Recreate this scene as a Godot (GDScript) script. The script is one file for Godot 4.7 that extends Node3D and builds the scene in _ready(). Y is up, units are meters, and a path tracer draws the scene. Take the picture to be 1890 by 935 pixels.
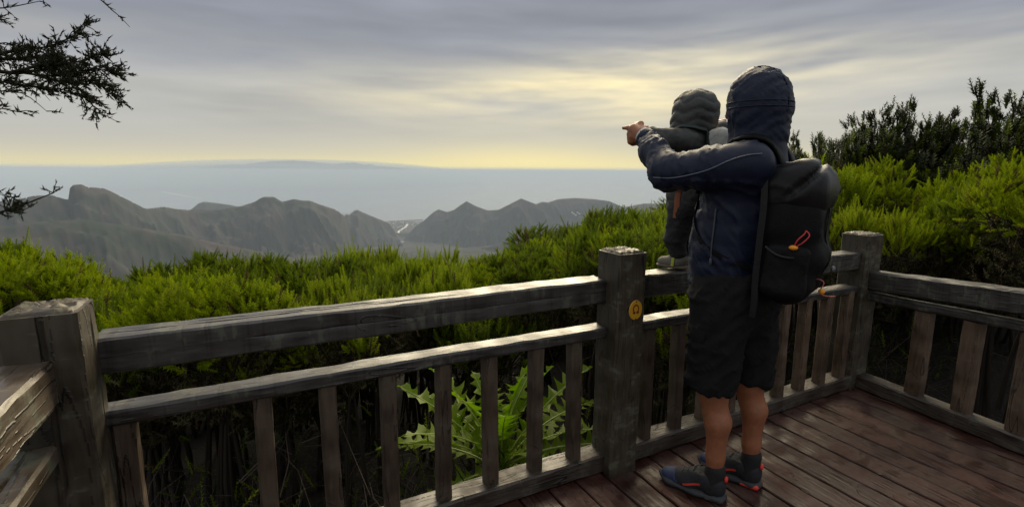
extends Node3D
# A wooden lookout above a valley and the sea under an overcast sky.

const EYE := Vector3(0.0, 1.372, 0.0)
const PITCH := 9.573
const ROLL := 0.35
const FOCAL := 922.0                       # in pixels of the 1890 x 935 photograph
const SEA := -850.0
const U := Vector3(0.89, 0.0, -0.456)       # along the railing
const N := Vector3(0.456, 0.0, 0.89)        # from the railing towards the deck
const C0 := Vector3(0.483, 0.0, -2.152)     # foot of the middle post

var cam_basis: Basis
var rng := RandomNumberGenerator.new()
var taken := {}
var M := {}

func rad(d: float) -> float: return deg_to_rad(d)
func pxdir(x: float, y: float) -> Vector3:
	return (cam_basis * Vector3((x - 945.0) / FOCAL, -(y - 467.5) / FOCAL, -1.0)).normalized()
func px_z(x: float, y: float, z: float) -> Vector3:
	var d := pxdir(x, y)
	return EYE + d * (z / d.z)
func fp(s: float, h: float, t: float) -> Vector3:      # railing coordinates -> world
	return C0 + U * s + N * t + Vector3(0, h, 0)

# ------------------------------------------------------------------ objects
func numbered(called: String) -> String:
	if not taken.has(called):
		taken[called] = 0
		return called
	taken[called] += 1
	return "%s_%03d" % [called, taken[called]]
func thing(called: String, label: String, category: String, at := Vector3.ZERO, group := "") -> Node3D:
	var o := Node3D.new()
	o.name = numbered(called)
	o.position = at
	o.set_meta("label", label)
	o.set_meta("category", category)
	if group != "": o.set_meta("group", group)
	add_child(o)
	return o
func part(called: String, mesh: Mesh, m: Material, parent: Node, at := Vector3.ZERO, b := Basis.IDENTITY) -> MeshInstance3D:
	var o := MeshInstance3D.new()
	o.name = called
	o.mesh = mesh
	o.material_override = m
	o.transform = Transform3D(b, at)
	parent.add_child(o, true)
	return o
func solo(called: String, mesh: Mesh, m: Material, label: String, category: String, at := Vector3.ZERO, group := "") -> MeshInstance3D:
	var o := part(numbered(called), mesh, m, self, at)
	o.set_meta("label", label)
	o.set_meta("category", category)
	if group != "": o.set_meta("group", group)
	return o
func setting(called: String, mesh: Mesh, m: Material) -> MeshInstance3D:
	var o := part(numbered(called), mesh, m, self)
	o.set_meta("kind", "structure")
	return o
func copy(o: Node3D, base_name: String) -> Node3D:
	var c: Node3D = o.duplicate()
	c.name = numbered(base_name)
	add_child(c)
	return c

# ------------------------------------------------------------------ mesh helpers
func arrays_mesh(v: PackedVector3Array, idx: PackedInt32Array, uv := PackedVector2Array(), col := PackedColorArray(), nrm := PackedVector3Array()) -> ArrayMesh:
	if nrm.is_empty():
		nrm.resize(v.size())
		for i in range(0, idx.size(), 3):
			var a := v[idx[i]]; var b := v[idx[i + 1]]; var c := v[idx[i + 2]]
			var n := (c - a).cross(b - a)
			nrm[idx[i]] += n; nrm[idx[i + 1]] += n; nrm[idx[i + 2]] += n
		for i in nrm.size(): nrm[i] = nrm[i].normalized() if nrm[i].length_squared() > 1e-20 else Vector3.UP
	var a := []
	a.resize(Mesh.ARRAY_MAX)
	a[Mesh.ARRAY_VERTEX] = v
	a[Mesh.ARRAY_NORMAL] = nrm
	if uv.size(): a[Mesh.ARRAY_TEX_UV] = uv
	if col.size(): a[Mesh.ARRAY_COLOR] = col
	a[Mesh.ARRAY_INDEX] = idx
	var m := ArrayMesh.new()
	m.add_surface_from_arrays(Mesh.PRIMITIVE_TRIANGLES, a)
	return m

# rings of equal size joined into a skin; hard = every strip of the section keeps its own edge
class Hull:
	var v := PackedVector3Array()
	var idx := PackedInt32Array()
	var uv := PackedVector2Array()
	var col := PackedColorArray()
	func ring_strip(rings: Array, closed := true, caps := true, c := Color.WHITE, us := 1.0) -> void:
		var n: int = rings[0].size()
		var base := v.size()
		var along := 0.0
		for k in rings.size():
			if k > 0: along += (rings[k][0] as Vector3).distance_to(rings[k - 1][0])
			for j in n:
				v.append(rings[k][j]); uv.append(Vector2(along * us, float(j) / n)); col.append(c)
		var m := n if closed else n - 1
		for k in rings.size() - 1:
			for j in m:
				var a := base + k * n + j
				var b := base + k * n + (j + 1) % n
				idx.append_array([a, b, a + n, b, b + n, a + n])
		if caps:
			for e in 2:
				var r: PackedVector3Array = rings[0] if e == 0 else rings[rings.size() - 1]
				var mid := Vector3.ZERO
				for p in r: mid += p
				mid /= n
				var b0 := v.size()
				v.append(mid); uv.append(Vector2(0, 0)); col.append(c)
				for p in r: v.append(p); uv.append(Vector2(0.01, 0.01)); col.append(c)
				for j in n:
					var q := b0 + 1 + j
					var w := b0 + 1 + (j + 1) % n
					idx.append_array([b0, w, q] if e == 0 else [b0, q, w])
	func tube(pts: PackedVector3Array, radii: PackedFloat32Array, sides := 7, c := Color.WHITE, caps := true) -> void:
		var rings := []
		var side := Vector3.ZERO
		for k in pts.size():
			var t := (pts[mini(k + 1, pts.size() - 1)] - pts[maxi(k - 1, 0)]).normalized()
			if side == Vector3.ZERO:
				side = t.cross(Vector3.UP if absf(t.y) < 0.9 else Vector3.RIGHT).normalized()
			side = (side - t * side.dot(t)).normalized()
			var up := side.cross(t)
			var r := PackedVector3Array()
			for j in sides:
				var a := TAU * j / sides
				r.append(pts[k] + (side * cos(a) + up * sin(a)) * radii[k])
			rings.append(r)
		ring_strip(rings, true, caps, c)
	func tri(a: Vector3, b: Vector3, d: Vector3, c := Color.WHITE) -> void:
		var n := v.size()
		v.append_array([a, b, d]); uv.append_array([Vector2(0, 0), Vector2(1, 0), Vector2(0, 1)]); col.append_array([c, c, c])
		idx.append_array([n, n + 1, n + 2])
	func quad(a: Vector3, b: Vector3, d: Vector3, e: Vector3, c := Color.WHITE) -> void:
		var n := v.size()
		v.append_array([a, b, d, e]); uv.append_array([Vector2(0, 0), Vector2(1, 0), Vector2(1, 1), Vector2(0, 1)]); col.append_array([c, c, c, c])
		idx.append_array([n, n + 1, n + 2, n, n + 2, n + 3])
	func box(a: Vector3, b: Vector3, c := Color.WHITE) -> void:
		var p := [Vector3(a.x, a.y, a.z), Vector3(b.x, a.y, a.z), Vector3(b.x, b.y, a.z), Vector3(a.x, b.y, a.z), Vector3(a.x, a.y, b.z), Vector3(b.x, a.y, b.z), Vector3(b.x, b.y, b.z), Vector3(a.x, b.y, b.z)]
		for f in [[0, 1, 2, 3], [5, 4, 7, 6], [4, 0, 3, 7], [1, 5, 6, 2], [3, 2, 6, 7], [4, 5, 1, 0]]:
			quad(p[f[0]], p[f[1]], p[f[2]], p[f[3]], c)

func mesh_of(s: Hull, with_col := false) -> ArrayMesh:
	return arrays_mesh(s.v, s.idx, s.uv, s.col if with_col else PackedColorArray())

func curve_pts(ctrl: Array, n: int) -> PackedVector3Array:
	var c := Curve3D.new()
	c.bake_interval = 0.01
	for i in ctrl.size():
		var p: Vector3 = ctrl[i]
		var t: Vector3 = (ctrl[mini(i + 1, ctrl.size() - 1)] - ctrl[maxi(i - 1, 0)]) / 6.0
		c.add_point(p, -t, t)
	var out := PackedVector3Array()
	var l := c.get_baked_length()
	for i in n: out.append(c.sample_baked(l * i / (n - 1.0), true))
	return out

# ------------------------------------------------------------------ textures and materials
func noise_img(w: int, h: int, freq: float, seed_: int, oct := 4, kind := FastNoiseLite.TYPE_SIMPLEX_SMOOTH, seamless := true) -> Image:
	var n := FastNoiseLite.new()
	n.noise_type = kind
	n.frequency = freq
	n.seed = seed_
	n.fractal_octaves = oct
	var im: Image
	if seamless: im = n.get_seamless_image(w, h)
	else: im = n.get_image(w, h)
	im.convert(Image.FORMAT_L8)
	return im
func stretched(w: int, h: int, sx: int, freq: float, seed_: int, oct := 4) -> PackedByteArray:   # noise drawn out along u
	var im := noise_img(w / sx, h, freq, seed_, oct)
	im.resize(w, h, Image.INTERPOLATE_CUBIC)
	return im.get_data()
func tex_rgb(w: int, h: int, d: PackedByteArray) -> ImageTexture:
	var im := Image.create_from_data(w, h, false, Image.FORMAT_RGB8, d)
	im.generate_mipmaps()
	return ImageTexture.create_from_image(im)
func tex_l(w: int, h: int, d: PackedByteArray) -> ImageTexture:
	return ImageTexture.create_from_image(Image.create_from_data(w, h, false, Image.FORMAT_L8, d))
func srgb8(x: float) -> int:
	var c := clampf(x, 0.0, 1.0)
	return int(255.0 * (1.055 * pow(c, 1.0 / 2.4) - 0.055 if c > 0.0031308 else 12.92 * c))
func lin(r: float, g: float, b: float) -> Color: return Color(r, g, b).linear_to_srgb()
func mat(c: Color, rough := 0.8, spec := 0.5) -> StandardMaterial3D:
	var m := StandardMaterial3D.new()
	m.albedo_color = c
	m.roughness = rough
	m.metallic_specular = spec
	return m

# weathered timber: grain along u, pale and dark streaks, checks, some lichen; c0/c1 are linear base colours
func timber(c0: Vector3, c1: Vector3, lichen: float, rough0: float, rough1: float, seed_: int, streaks := 0.0, relief := 0.5) -> StandardMaterial3D:
	var w := 1024
	var h := 256
	var fine := stretched(w, h, 16, 0.09, seed_, 4)
	var broad := stretched(w, h, 8, 0.012, seed_ + 1, 3)
	var patch := noise_img(w, h, 0.006, seed_ + 2, 5).get_data()
	var spots := noise_img(w, h, 0.035, seed_ + 3, 4).get_data()
	var check := stretched(w, h, 32, 0.03, seed_ + 4, 2)
	var drip := PackedFloat32Array()
	drip.resize(w)
	var r := RandomNumberGenerator.new()
	r.seed = seed_
	if streaks > 0.0:
		for i in 46:
			var at := r.randi() % w
			var wide := r.randi_range(1, 5)
			var deep := r.randf_range(0.25, 1.0)
			for k in range(-wide, wide + 1):
				drip[posmod(at + k, w)] = maxf(drip[posmod(at + k, w)], deep * (1.0 - absf(k) / (wide + 1.0)))
	var alb := PackedByteArray(); alb.resize(w * h * 3)
	var hgt := PackedByteArray(); hgt.resize(w * h)
	var rgh := PackedByteArray(); rgh.resize(w * h)
	var lut := PackedByteArray(); lut.resize(1025)
	for i in 1025: lut[i] = srgb8(i / 1024.0 * 0.5)
	for i in w * h:
		var f := fine[i] / 255.0
		var b := broad[i] / 255.0
		var p := patch[i] / 255.0
		var s := spots[i] / 255.0
		var ck := absf(check[i] / 255.0 - 0.5)
		var g := clampf(0.55 * f + 0.45 * b + (p - 0.5) * 0.7, 0.0, 1.0)
		var dark := 1.0
		var ht := 0.35 + 0.45 * f + 0.2 * b
		if ck < 0.012:
			dark = 0.35
			ht -= 0.5
		if streaks > 0.0:
			var dk := drip[(i + int(s * 6.0)) % w] * streaks * clampf(0.3 + p, 0.0, 1.0)
			dark *= 1.0 - 0.75 * dk
		var li := clampf((s + p - 1.22) * 6.0, 0.0, 1.0) * lichen
		var cr := lerpf(c0.x, c1.x, g) * dark
		var cg := lerpf(c0.y, c1.y, g) * dark
		var cb := lerpf(c0.z, c1.z, g) * dark
		cr = lerpf(cr, 0.12, li); cg = lerpf(cg, 0.13, li); cb = lerpf(cb, 0.085, li)
		alb[i * 3] = lut[clampi(int(cr * 2048.0), 0, 1024)]
		alb[i * 3 + 1] = lut[clampi(int(cg * 2048.0), 0, 1024)]
		alb[i * 3 + 2] = lut[clampi(int(cb * 2048.0), 0, 1024)]
		hgt[i] = clampi(int(255.0 * ht), 0, 255)
		rgh[i] = clampi(int(255.0 * lerpf(rough0, rough1, clampf(p * 1.6 - 0.45 + (f - 0.5) * 0.5, 0.0, 1.0))), 0, 255)
	var m := StandardMaterial3D.new()
	m.albedo_texture = tex_rgb(w, h, alb)
	m.roughness = 1.0
	m.roughness_texture = tex_l(w, h, rgh)
	m.heightmap_enabled = true
	m.heightmap_texture = tex_l(w, h, hgt)
	m.heightmap_scale = relief
	m.metallic_specular = 0.5
	return m

# woven or quilted cloth: triplanar grain and soft creases
func cloth(c: Vector3, rough: float, relief: float, seed_: int, scale := 3.0, vary := 0.25) -> StandardMaterial3D:
	var w := 256
	var weave := noise_img(w, w, 0.12, seed_, 3).get_data()
	var crease := noise_img(w, w, 0.018, seed_ + 1, 4, FastNoiseLite.TYPE_SIMPLEX_SMOOTH).get_data()
	var alb := PackedByteArray(); alb.resize(w * w * 3)
	var hgt := PackedByteArray(); hgt.resize(w * w)
	for i in w * w:
		var k := 1.0 + (weave[i] / 255.0 - 0.5) * vary + (crease[i] / 255.0 - 0.5) * vary
		alb[i * 3] = srgb8(c.x * k); alb[i * 3 + 1] = srgb8(c.y * k); alb[i * 3 + 2] = srgb8(c.z * k)
		hgt[i] = clampi(int(weave[i] * 0.35 + absf(crease[i] - 127.0) * 0.8), 0, 255)
	var m := StandardMaterial3D.new()
	m.albedo_texture = tex_rgb(w, w, alb)
	m.roughness = rough
	m.heightmap_enabled = true
	m.heightmap_texture = tex_l(w, w, hgt)
	m.heightmap_scale = relief
	m.uv1_triplanar = true
	m.uv1_scale = Vector3.ONE * scale
	return m

func tint(called: String, c: Color, rough := 0.8, spec := 0.5) -> StandardMaterial3D:
	if not M.has(called): M[called] = mat(c, rough, spec)
	return M[called]

# ------------------------------------------------------------------ sky
func build_sky() -> PanoramaSkyMaterial:
	var w := 2048
	var h := 1024
	var n1 := FastNoiseLite.new(); n1.seed = 7; n1.frequency = 1.0; n1.fractal_octaves = 5; n1.noise_type = FastNoiseLite.TYPE_SIMPLEX_SMOOTH
	var n2 := FastNoiseLite.new(); n2.seed = 21; n2.frequency = 1.0; n2.fractal_octaves = 4; n2.noise_type = FastNoiseLite.TYPE_SIMPLEX_SMOOTH
	var n3 := FastNoiseLite.new(); n3.seed = 5; n3.frequency = 1.0; n3.fractal_octaves = 3; n3.noise_type = FastNoiseLite.TYPE_SIMPLEX_SMOOTH
	var d := PackedFloat32Array()
	d.resize(w * h * 3)
	# column: godot panorama, centre column looks along -z... found by test
	for y in h:
		var el := 90.0 - (y + 0.5) / h * 180.0
		if el < -3.0:
			for x in w:
				var q0 := (y * w + x) * 3
				d[q0] = 0.45; d[q0 + 1] = 0.44; d[q0 + 2] = 0.41
			continue
		var e := maxf(el, 0.0)
		var step := 1 if e < 24.0 else 8
		if step == 8 and y % 4 != 0:
			continue
		for x in range(0, w, step):
			var az := wrapf((x + 0.5) / w * 360.0, -180.0, 180.0)          # 0 ahead, right positive
			var c := sky_at(az, e, n1, n2, n3)
			for k in step:
				var q := (y * w + x + k) * 3
				d[q] = c.x; d[q + 1] = c.y; d[q + 2] = c.z
				if step == 8:
					for j in range(1, 4):
						var q2 := q + j * w * 3
						d[q2] = c.x; d[q2 + 1] = c.y; d[q2 + 2] = c.z
	var im := Image.create_from_data(w, h, false, Image.FORMAT_RGBF, d.to_byte_array())
	var m := PanoramaSkyMaterial.new()
	m.panorama = ImageTexture.create_from_image(im)
	return m

const SUN_AZ := 6.0
func sky_at(az: float, e: float, n1: FastNoiseLite, n2: FastNoiseLite, n3: FastNoiseLite) -> Vector3:
	var a := deg_to_rad(az)
	var ca := cos(a)
	var sa := sin(a)
	# cloud sheets seen nearly edge on: long level streaks
	var wob := n3.get_noise_3d(ca * 1.1, sa * 1.1, e * 0.03)
	var s1 := n1.get_noise_3d(ca * 1.5, sa * 1.5, e * 0.16 + wob * 0.5)
	var s2 := n2.get_noise_3d(ca * 2.6, sa * 2.6, e * 0.50 + wob * 1.0)
	var s3 := n2.get_noise_3d(ca * 9.0, sa * 9.0, e * 1.9 + s1 * 1.5 + 7.0)
	# veil: cream low down, blue grey above
	var low := exp(-e / 1.3)
	var top := smoothstep(7.5, 13.5, e + s1 * 4.0 + s2 * 1.2)
	var zen := smoothstep(17.0, 50.0, e)
	var c := Vector3(0.50, 0.505, 0.495)
	c += Vector3(0.36, 0.25, -0.09) * low
	c = c.lerp(Vector3(0.282, 0.306, 0.362), top * 0.95)
	c = c.lerp(Vector3(0.74, 0.76, 0.79), zen)
	# nearness to where the sun stands behind the cloud
	var da := wrapf(az - SUN_AZ, -180.0, 180.0)
	var wide := exp(-da * da / (2.0 * 24.0 * 24.0))
	var warm := exp(-da * da / (2.0 * 14.0 * 14.0)) * exp(-pow((e - 7.8 - s1 * 1.5) / 2.3, 2.0))
	var veil := exp(-pow((da - 16.0) / 22.0, 2.0)) * exp(-pow((e - 9.6 - wob * 2.0) / 2.6, 2.0))
	var gap := clampf(0.78 + s2 * 1.3 + s3 * 0.25, 0.0, 1.4)
	c += Vector3(0.17, 0.125, 0.0) * wide * exp(-e / 6.0)
	c += Vector3(0.32, 0.23, 0.02) * warm * gap
	c += Vector3(0.26, 0.215, 0.09) * veil * gap
	c += Vector3(0.13, 0.09, -0.02) * exp(-pow((da + 5.0) / 11.0, 2.0)) * exp(-pow((e - 1.4) / 1.5, 2.0))
	# broken streaks
	c *= 1.0 + (s2 * 0.12 + s1 * 0.18 + s3 * 0.03) * smoothstep(1.0, 8.0, e)
	return c

# ------------------------------------------------------------------ far country
const RIDGE_A := [[-400, 372, 3300], [-60, 374, 3300], [0, 371, 3300], [40, 366, 3300], [62, 361, 3350], [95, 360, 3400], [118, 367, 3450], [125, 368, 3450], [128, 347, 3450], [134, 341, 3450], [150, 340, 3450], [160, 345, 3450], [190, 347, 3500], [204, 353, 3500], [240, 371, 3550], [268, 385, 3600],
	[285, 383, 3700], [300, 381, 3800], [322, 385, 3900], [345, 387, 4000], [400, 387, 4100], [445, 380, 4200], [470, 372, 4250], [479, 366, 4250], [487, 363, 4250], [505, 363, 4250], [518, 371, 4250], [526, 371, 4300], [542, 367, 4300], [558, 370, 4300], [572, 370, 4300], [590, 377, 4400], [618, 386, 4500], [630, 394, 4550], [640, 393, 5000], [645, 395, 5200], [652, 389, 5300], [660, 387, 5300], [685, 398, 5500], [705, 406, 5600], [718, 412, 5700], [732, 432, 5600], [742, 450, 5400], [760, 475, 5200], [800, 520, 5000], [2400, 700, 5000]]
const RIDGE_B := [[300, 600, 6000], [700, 470, 6000], [735, 455, 6000], [748, 438, 6100], [766, 418, 6100], [782, 407, 6100], [800, 391, 6000], [809, 386, 6000], [825, 391, 5900], [838, 387, 5800], [850, 378, 5700], [861, 371, 5700], [878, 380, 5600], [900, 388, 5600], [920, 387, 5500], [942, 376, 5400], [962, 366, 5400], [980, 373, 5400], [990, 376, 5500], [1000, 372, 5600], [1012, 373, 5700], [1030, 367, 5900], [1060, 365, 6100], [1095, 367, 6100], [1125, 371, 6000], [1150, 382, 6000], [1168, 379, 6000], [1190, 375, 6100], [1225, 376, 6200], [1300, 371, 6200], [1500, 374, 6200], [1900, 370, 6300], [2400, 372, 6300]]
const RIDGE_C := [[-400, 470, 6400], [300, 440, 6400], [340, 396, 6400], [356, 383, 6400], [366, 375, 6400], [376, 372, 6400], [396, 374, 6400], [425, 378, 6400], [450, 384, 6400], [480, 396, 6400], [560, 430, 6400], [2400, 600, 6400]]
const RIDGE_D := [[-400, 430, 2300], [0, 418, 2300], [60, 410, 2350], [150, 404, 2400], [260, 420, 2400], [330, 432, 2450], [420, 452, 2500], [560, 478, 2700], [640, 470, 3000], [700, 458, 3300], [760, 470, 3500], [900, 455, 3600], [1000, 430, 3700], [1080, 420, 3900], [1250, 410, 4000], [2400, 420, 4000]]

func ridge_rows(src: Array) -> Array:        # pixel, pixel, distance -> azimuth, height, distance
	var out := []
	for r in src:
		var d := pxdir(r[0], r[1])
		out.append([atan2(d.x, -d.z), EYE.y + r[2] * d.y / Vector2(d.x, d.z).length(), float(r[2])])
	return out
func ridge_at(rows: Array, az: float) -> Vector2:
	var lo := 0
	var hi := rows.size() - 1
	if az <= rows[0][0]: return Vector2(rows[0][1], rows[0][2])
	if az >= rows[hi][0]: return Vector2(rows[hi][1], rows[hi][2])
	while hi - lo > 1:
		var m := (lo + hi) / 2
		if rows[m][0] <= az: lo = m
		else: hi = m
	var f: float = (az - rows[lo][0]) / maxf(rows[hi][0] - rows[lo][0], 1e-9)
	return Vector2(lerpf(rows[lo][1], rows[hi][1], f), lerpf(rows[lo][2], rows[hi][2], f))

func build_far() -> void:
	# sea
	var s := Hull.new()
	var rs := [1200.0, 9000.0, 22000.0, 60000.0]
	for k in rs.size() - 1:
		for i in 48:
			var a0 := lerpf(-1.35, 1.35, i / 48.0)
			var a1 := lerpf(-1.35, 1.35, (i + 1) / 48.0)
			s.quad(Vector3(sin(a0) * rs[k], SEA, -cos(a0) * rs[k]), Vector3(sin(a0) * rs[k + 1], SEA, -cos(a0) * rs[k + 1]), Vector3(sin(a1) * rs[k + 1], SEA, -cos(a1) * rs[k + 1]), Vector3(sin(a1) * rs[k], SEA, -cos(a1) * rs[k]))
	var sea_m := mat(lin(0.10, 0.12, 0.16), 0.12, 0.5)
	setting("sea", mesh_of(s), sea_m)
	# hills as one sheet of land round the lookout
	var rows := [ridge_rows(RIDGE_A), ridge_rows(RIDGE_B), ridge_rows(RIDGE_C), ridge_rows(RIDGE_D)]
	var slope_front := [0.52, 0.62, 0.5, 0.34]
	var radii := PackedFloat32Array()
	for i in 26: radii.append(26.0 * pow(1500.0 / 26.0, i / 26.0))
	for i in 170: radii.append(1500.0 + i * 34.0)
	for i in 14: radii.append(7280.0 + i * 200.0)
	var na := 1000
	var g1 := FastNoiseLite.new(); g1.seed = 3; g1.frequency = 1.0 / 520.0; g1.fractal_octaves = 5; g1.fractal_type = FastNoiseLite.FRACTAL_RIDGED
	var g2 := FastNoiseLite.new(); g2.seed = 9; g2.frequency = 1.0 / 900.0; g2.fractal_octaves = 4
	var g3 := FastNoiseLite.new(); g3.seed = 13; g3.frequency = 1.0 / 140.0; g3.fractal_octaves = 3
	var v := PackedVector3Array()
	var col := PackedColorArray()
	var idx := PackedInt32Array()
	var nr := radii.size()
	for i in na + 1:
		var az := lerpf(-0.95, 0.95, i / float(na))
		var crest := []
		var ring := radii.duplicate()
		for r in rows:
			var cr := ridge_at(r, az)
			crest.append(cr)
			ring[clampi(26 + roundi((cr.y - 1500.0) / 34.0), 27, nr - 2)] = cr.y       # a ring of points runs along each crest
		for k in nr:
			var r := ring[k]
			var x := sin(az) * r
			var z := -cos(az) * r
			var nz := g1.get_noise_2d(x, z)
			var floor_h := lerpf(-430.0, -846.0, smoothstep(1500.0, 6200.0, r)) + g2.get_noise_2d(x, z) * 50.0 * smoothstep(7000.0, 5000.0, r)
			var near := -6.0 - (r - 20.0) * 0.42 + g2.get_noise_2d(x, z) * minf(r * 0.03, 40.0)
			var h := maxf(floor_h, near)
			if r > 8350.0: h = minf(h, SEA - 40.0)
			for q in 4:
				var c: Vector2 = crest[q]
				var dr := r - c.y
				var drop: float = (-dr) * slope_front[q] if dr < 0.0 else dr * 0.55
				var cut := 1.0 - exp(-absf(dr) / 260.0)
				var hh: float = c.x - drop + (nz - 0.35) * 175.0 * cut * (0.7 if q == 3 else 1.0) + g3.get_noise_2d(x, z) * 42.0 * cut
				h = maxf(h, hh)
			v.append(Vector3(x, h, z))
			var gn := g2.get_noise_2d(x * 1.7 + 900.0, z * 1.7)
			var fn := g3.get_noise_2d(x * 2.6, z * 2.6)
			var gr := clampf(0.5 + gn * 1.2 + fn * 1.3, 0.0, 1.0)
			col.append(Color(lerpf(0.048, 0.020, gr), lerpf(0.042, 0.031, gr), lerpf(0.042, 0.024, gr)))
	for i in na:
		for k in nr - 1:
			var a := i * nr + k
			idx.append_array([a, a + 1, a + nr, a + 1, a + nr + 1, a + nr])
	var hm := mat(Color.WHITE, 0.95, 0.2)
	hm.vertex_color_use_as_albedo = true
	setting("hills", arrays_mesh(v, idx, PackedVector2Array(), col), hm)
	# the island across the strait
	var prof := [[250, 318], [320, 315], [355, 311], [385, 307], [430, 304], [455, 304], [478, 300], [500, 298], [540, 297], [575, 299], [600, 302], [618, 303], [640, 301], [655, 301], [675, 305], [684, 303], [694, 307], [715, 308], [735, 310], [758, 311], [778, 315], [800, 318]]
	var iv := PackedVector3Array()
	var ii := PackedInt32Array()
	var g4 := FastNoiseLite.new(); g4.seed = 4; g4.frequency = 0.03
	var steps := 220
	for i in steps + 1:
		var xx := lerpf(250.0, 800.0, i / float(steps))
		var j := 0
		while j < prof.size() - 2 and prof[j + 1][0] < xx: j += 1
		var ff: float = clampf((xx - prof[j][0]) / float(prof[j + 1][0] - prof[j][0]), 0.0, 1.0)
		var yy := lerpf(prof[j][1], prof[j + 1][1], ff) - 1.0 + g4.get_noise_1d(xx * 4.0) * 0.9
		var d := pxdir(xx, yy)
		var l := Vector2(d.x, d.z).length()
		var top := EYE.y + 39000.0 * d.y / l
		var dir := Vector3(d.x / l, 0, d.z / l)
		var rise := maxf(top - SEA, 30.0) * smoothstep(250.0, 340.0, xx) * smoothstep(800.0, 750.0, xx)
		for k in 7:
			var off: float = [-2600.0, -1700.0, -800.0, 0.0, 900.0, 1800.0, 2700.0][k]
			var hh: float = [0.0, 0.25, 0.66, 1.0, 0.7, 0.3, 0.0][k]
			iv.append(dir * (39000.0 + off) + Vector3(0, SEA - 5.0 + rise * hh * (1.0 + (g4.get_noise_2d(xx * 3.0, k * 40.0) * 0.16 if k != 3 and hh > 0.0 else 0.0)), 0))
	for i in steps:
		for k in 6:
			var a := i * 7 + k
			ii.append_array([a, a + 1, a + 7, a + 1, a + 8, a + 7])
	var isl := setting("island", arrays_mesh(iv, ii), mat(lin(0.10, 0.095, 0.08), 0.95, 0.2))
	# sea haze: a layer below the lookout, and mist that clings round the island
	haze_volume(RenderingServer.FOG_VOLUME_SHAPE_BOX, Vector3(0, (SEA - 20.0 - 9.0) / 2.0, -31000.0), Vector3(150000.0, -SEA + 11.0, 84000.0), 0.0, 0.00006)
	haze_volume(RenderingServer.FOG_VOLUME_SHAPE_BOX, Vector3(0, 75.0, -40000.0), Vector3(150000.0, 168.0, 66000.0), 0.0, 0.000014)
	var dm := pxdir(545.0, 312.0)
	var at := Vector3(dm.x, 0, dm.z).normalized() * 31000.0
	haze_volume(RenderingServer.FOG_VOLUME_SHAPE_ELLIPSOID, Vector3(at.x, SEA, at.z), Vector3(300.0 / FOCAL * 31000.0 * 2.2, 1340.0 * 2.0, 20000.0), -atan2(dm.x, -dm.z), 0.00017)
	isl.set_meta("label", "pale mountainous island far across the sea")
	build_coast(rows)

func haze_volume(shape: int, at: Vector3, size: Vector3, turn: float, density: float) -> void:
	var f := FogVolume.new()
	f.name = numbered("haze")
	f.shape = shape
	f.size = size
	f.position = at
	f.rotation.y = turn
	var m := FogMaterial.new()
	m.density = density
	m.albedo = Color(0.86, 0.925, 1.0)
	f.material = m
	f.set_meta("kind", "stuff")
	f.set_meta("label", "pale haze over the sea and the far hills")
	f.set_meta("category", "haze")
	add_child(f)

func ground_point(x: float, y: float, h: float) -> Vector3:
	var d := pxdir(x, y)
	return EYE + d * ((h - EYE.y) / d.y)

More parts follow.
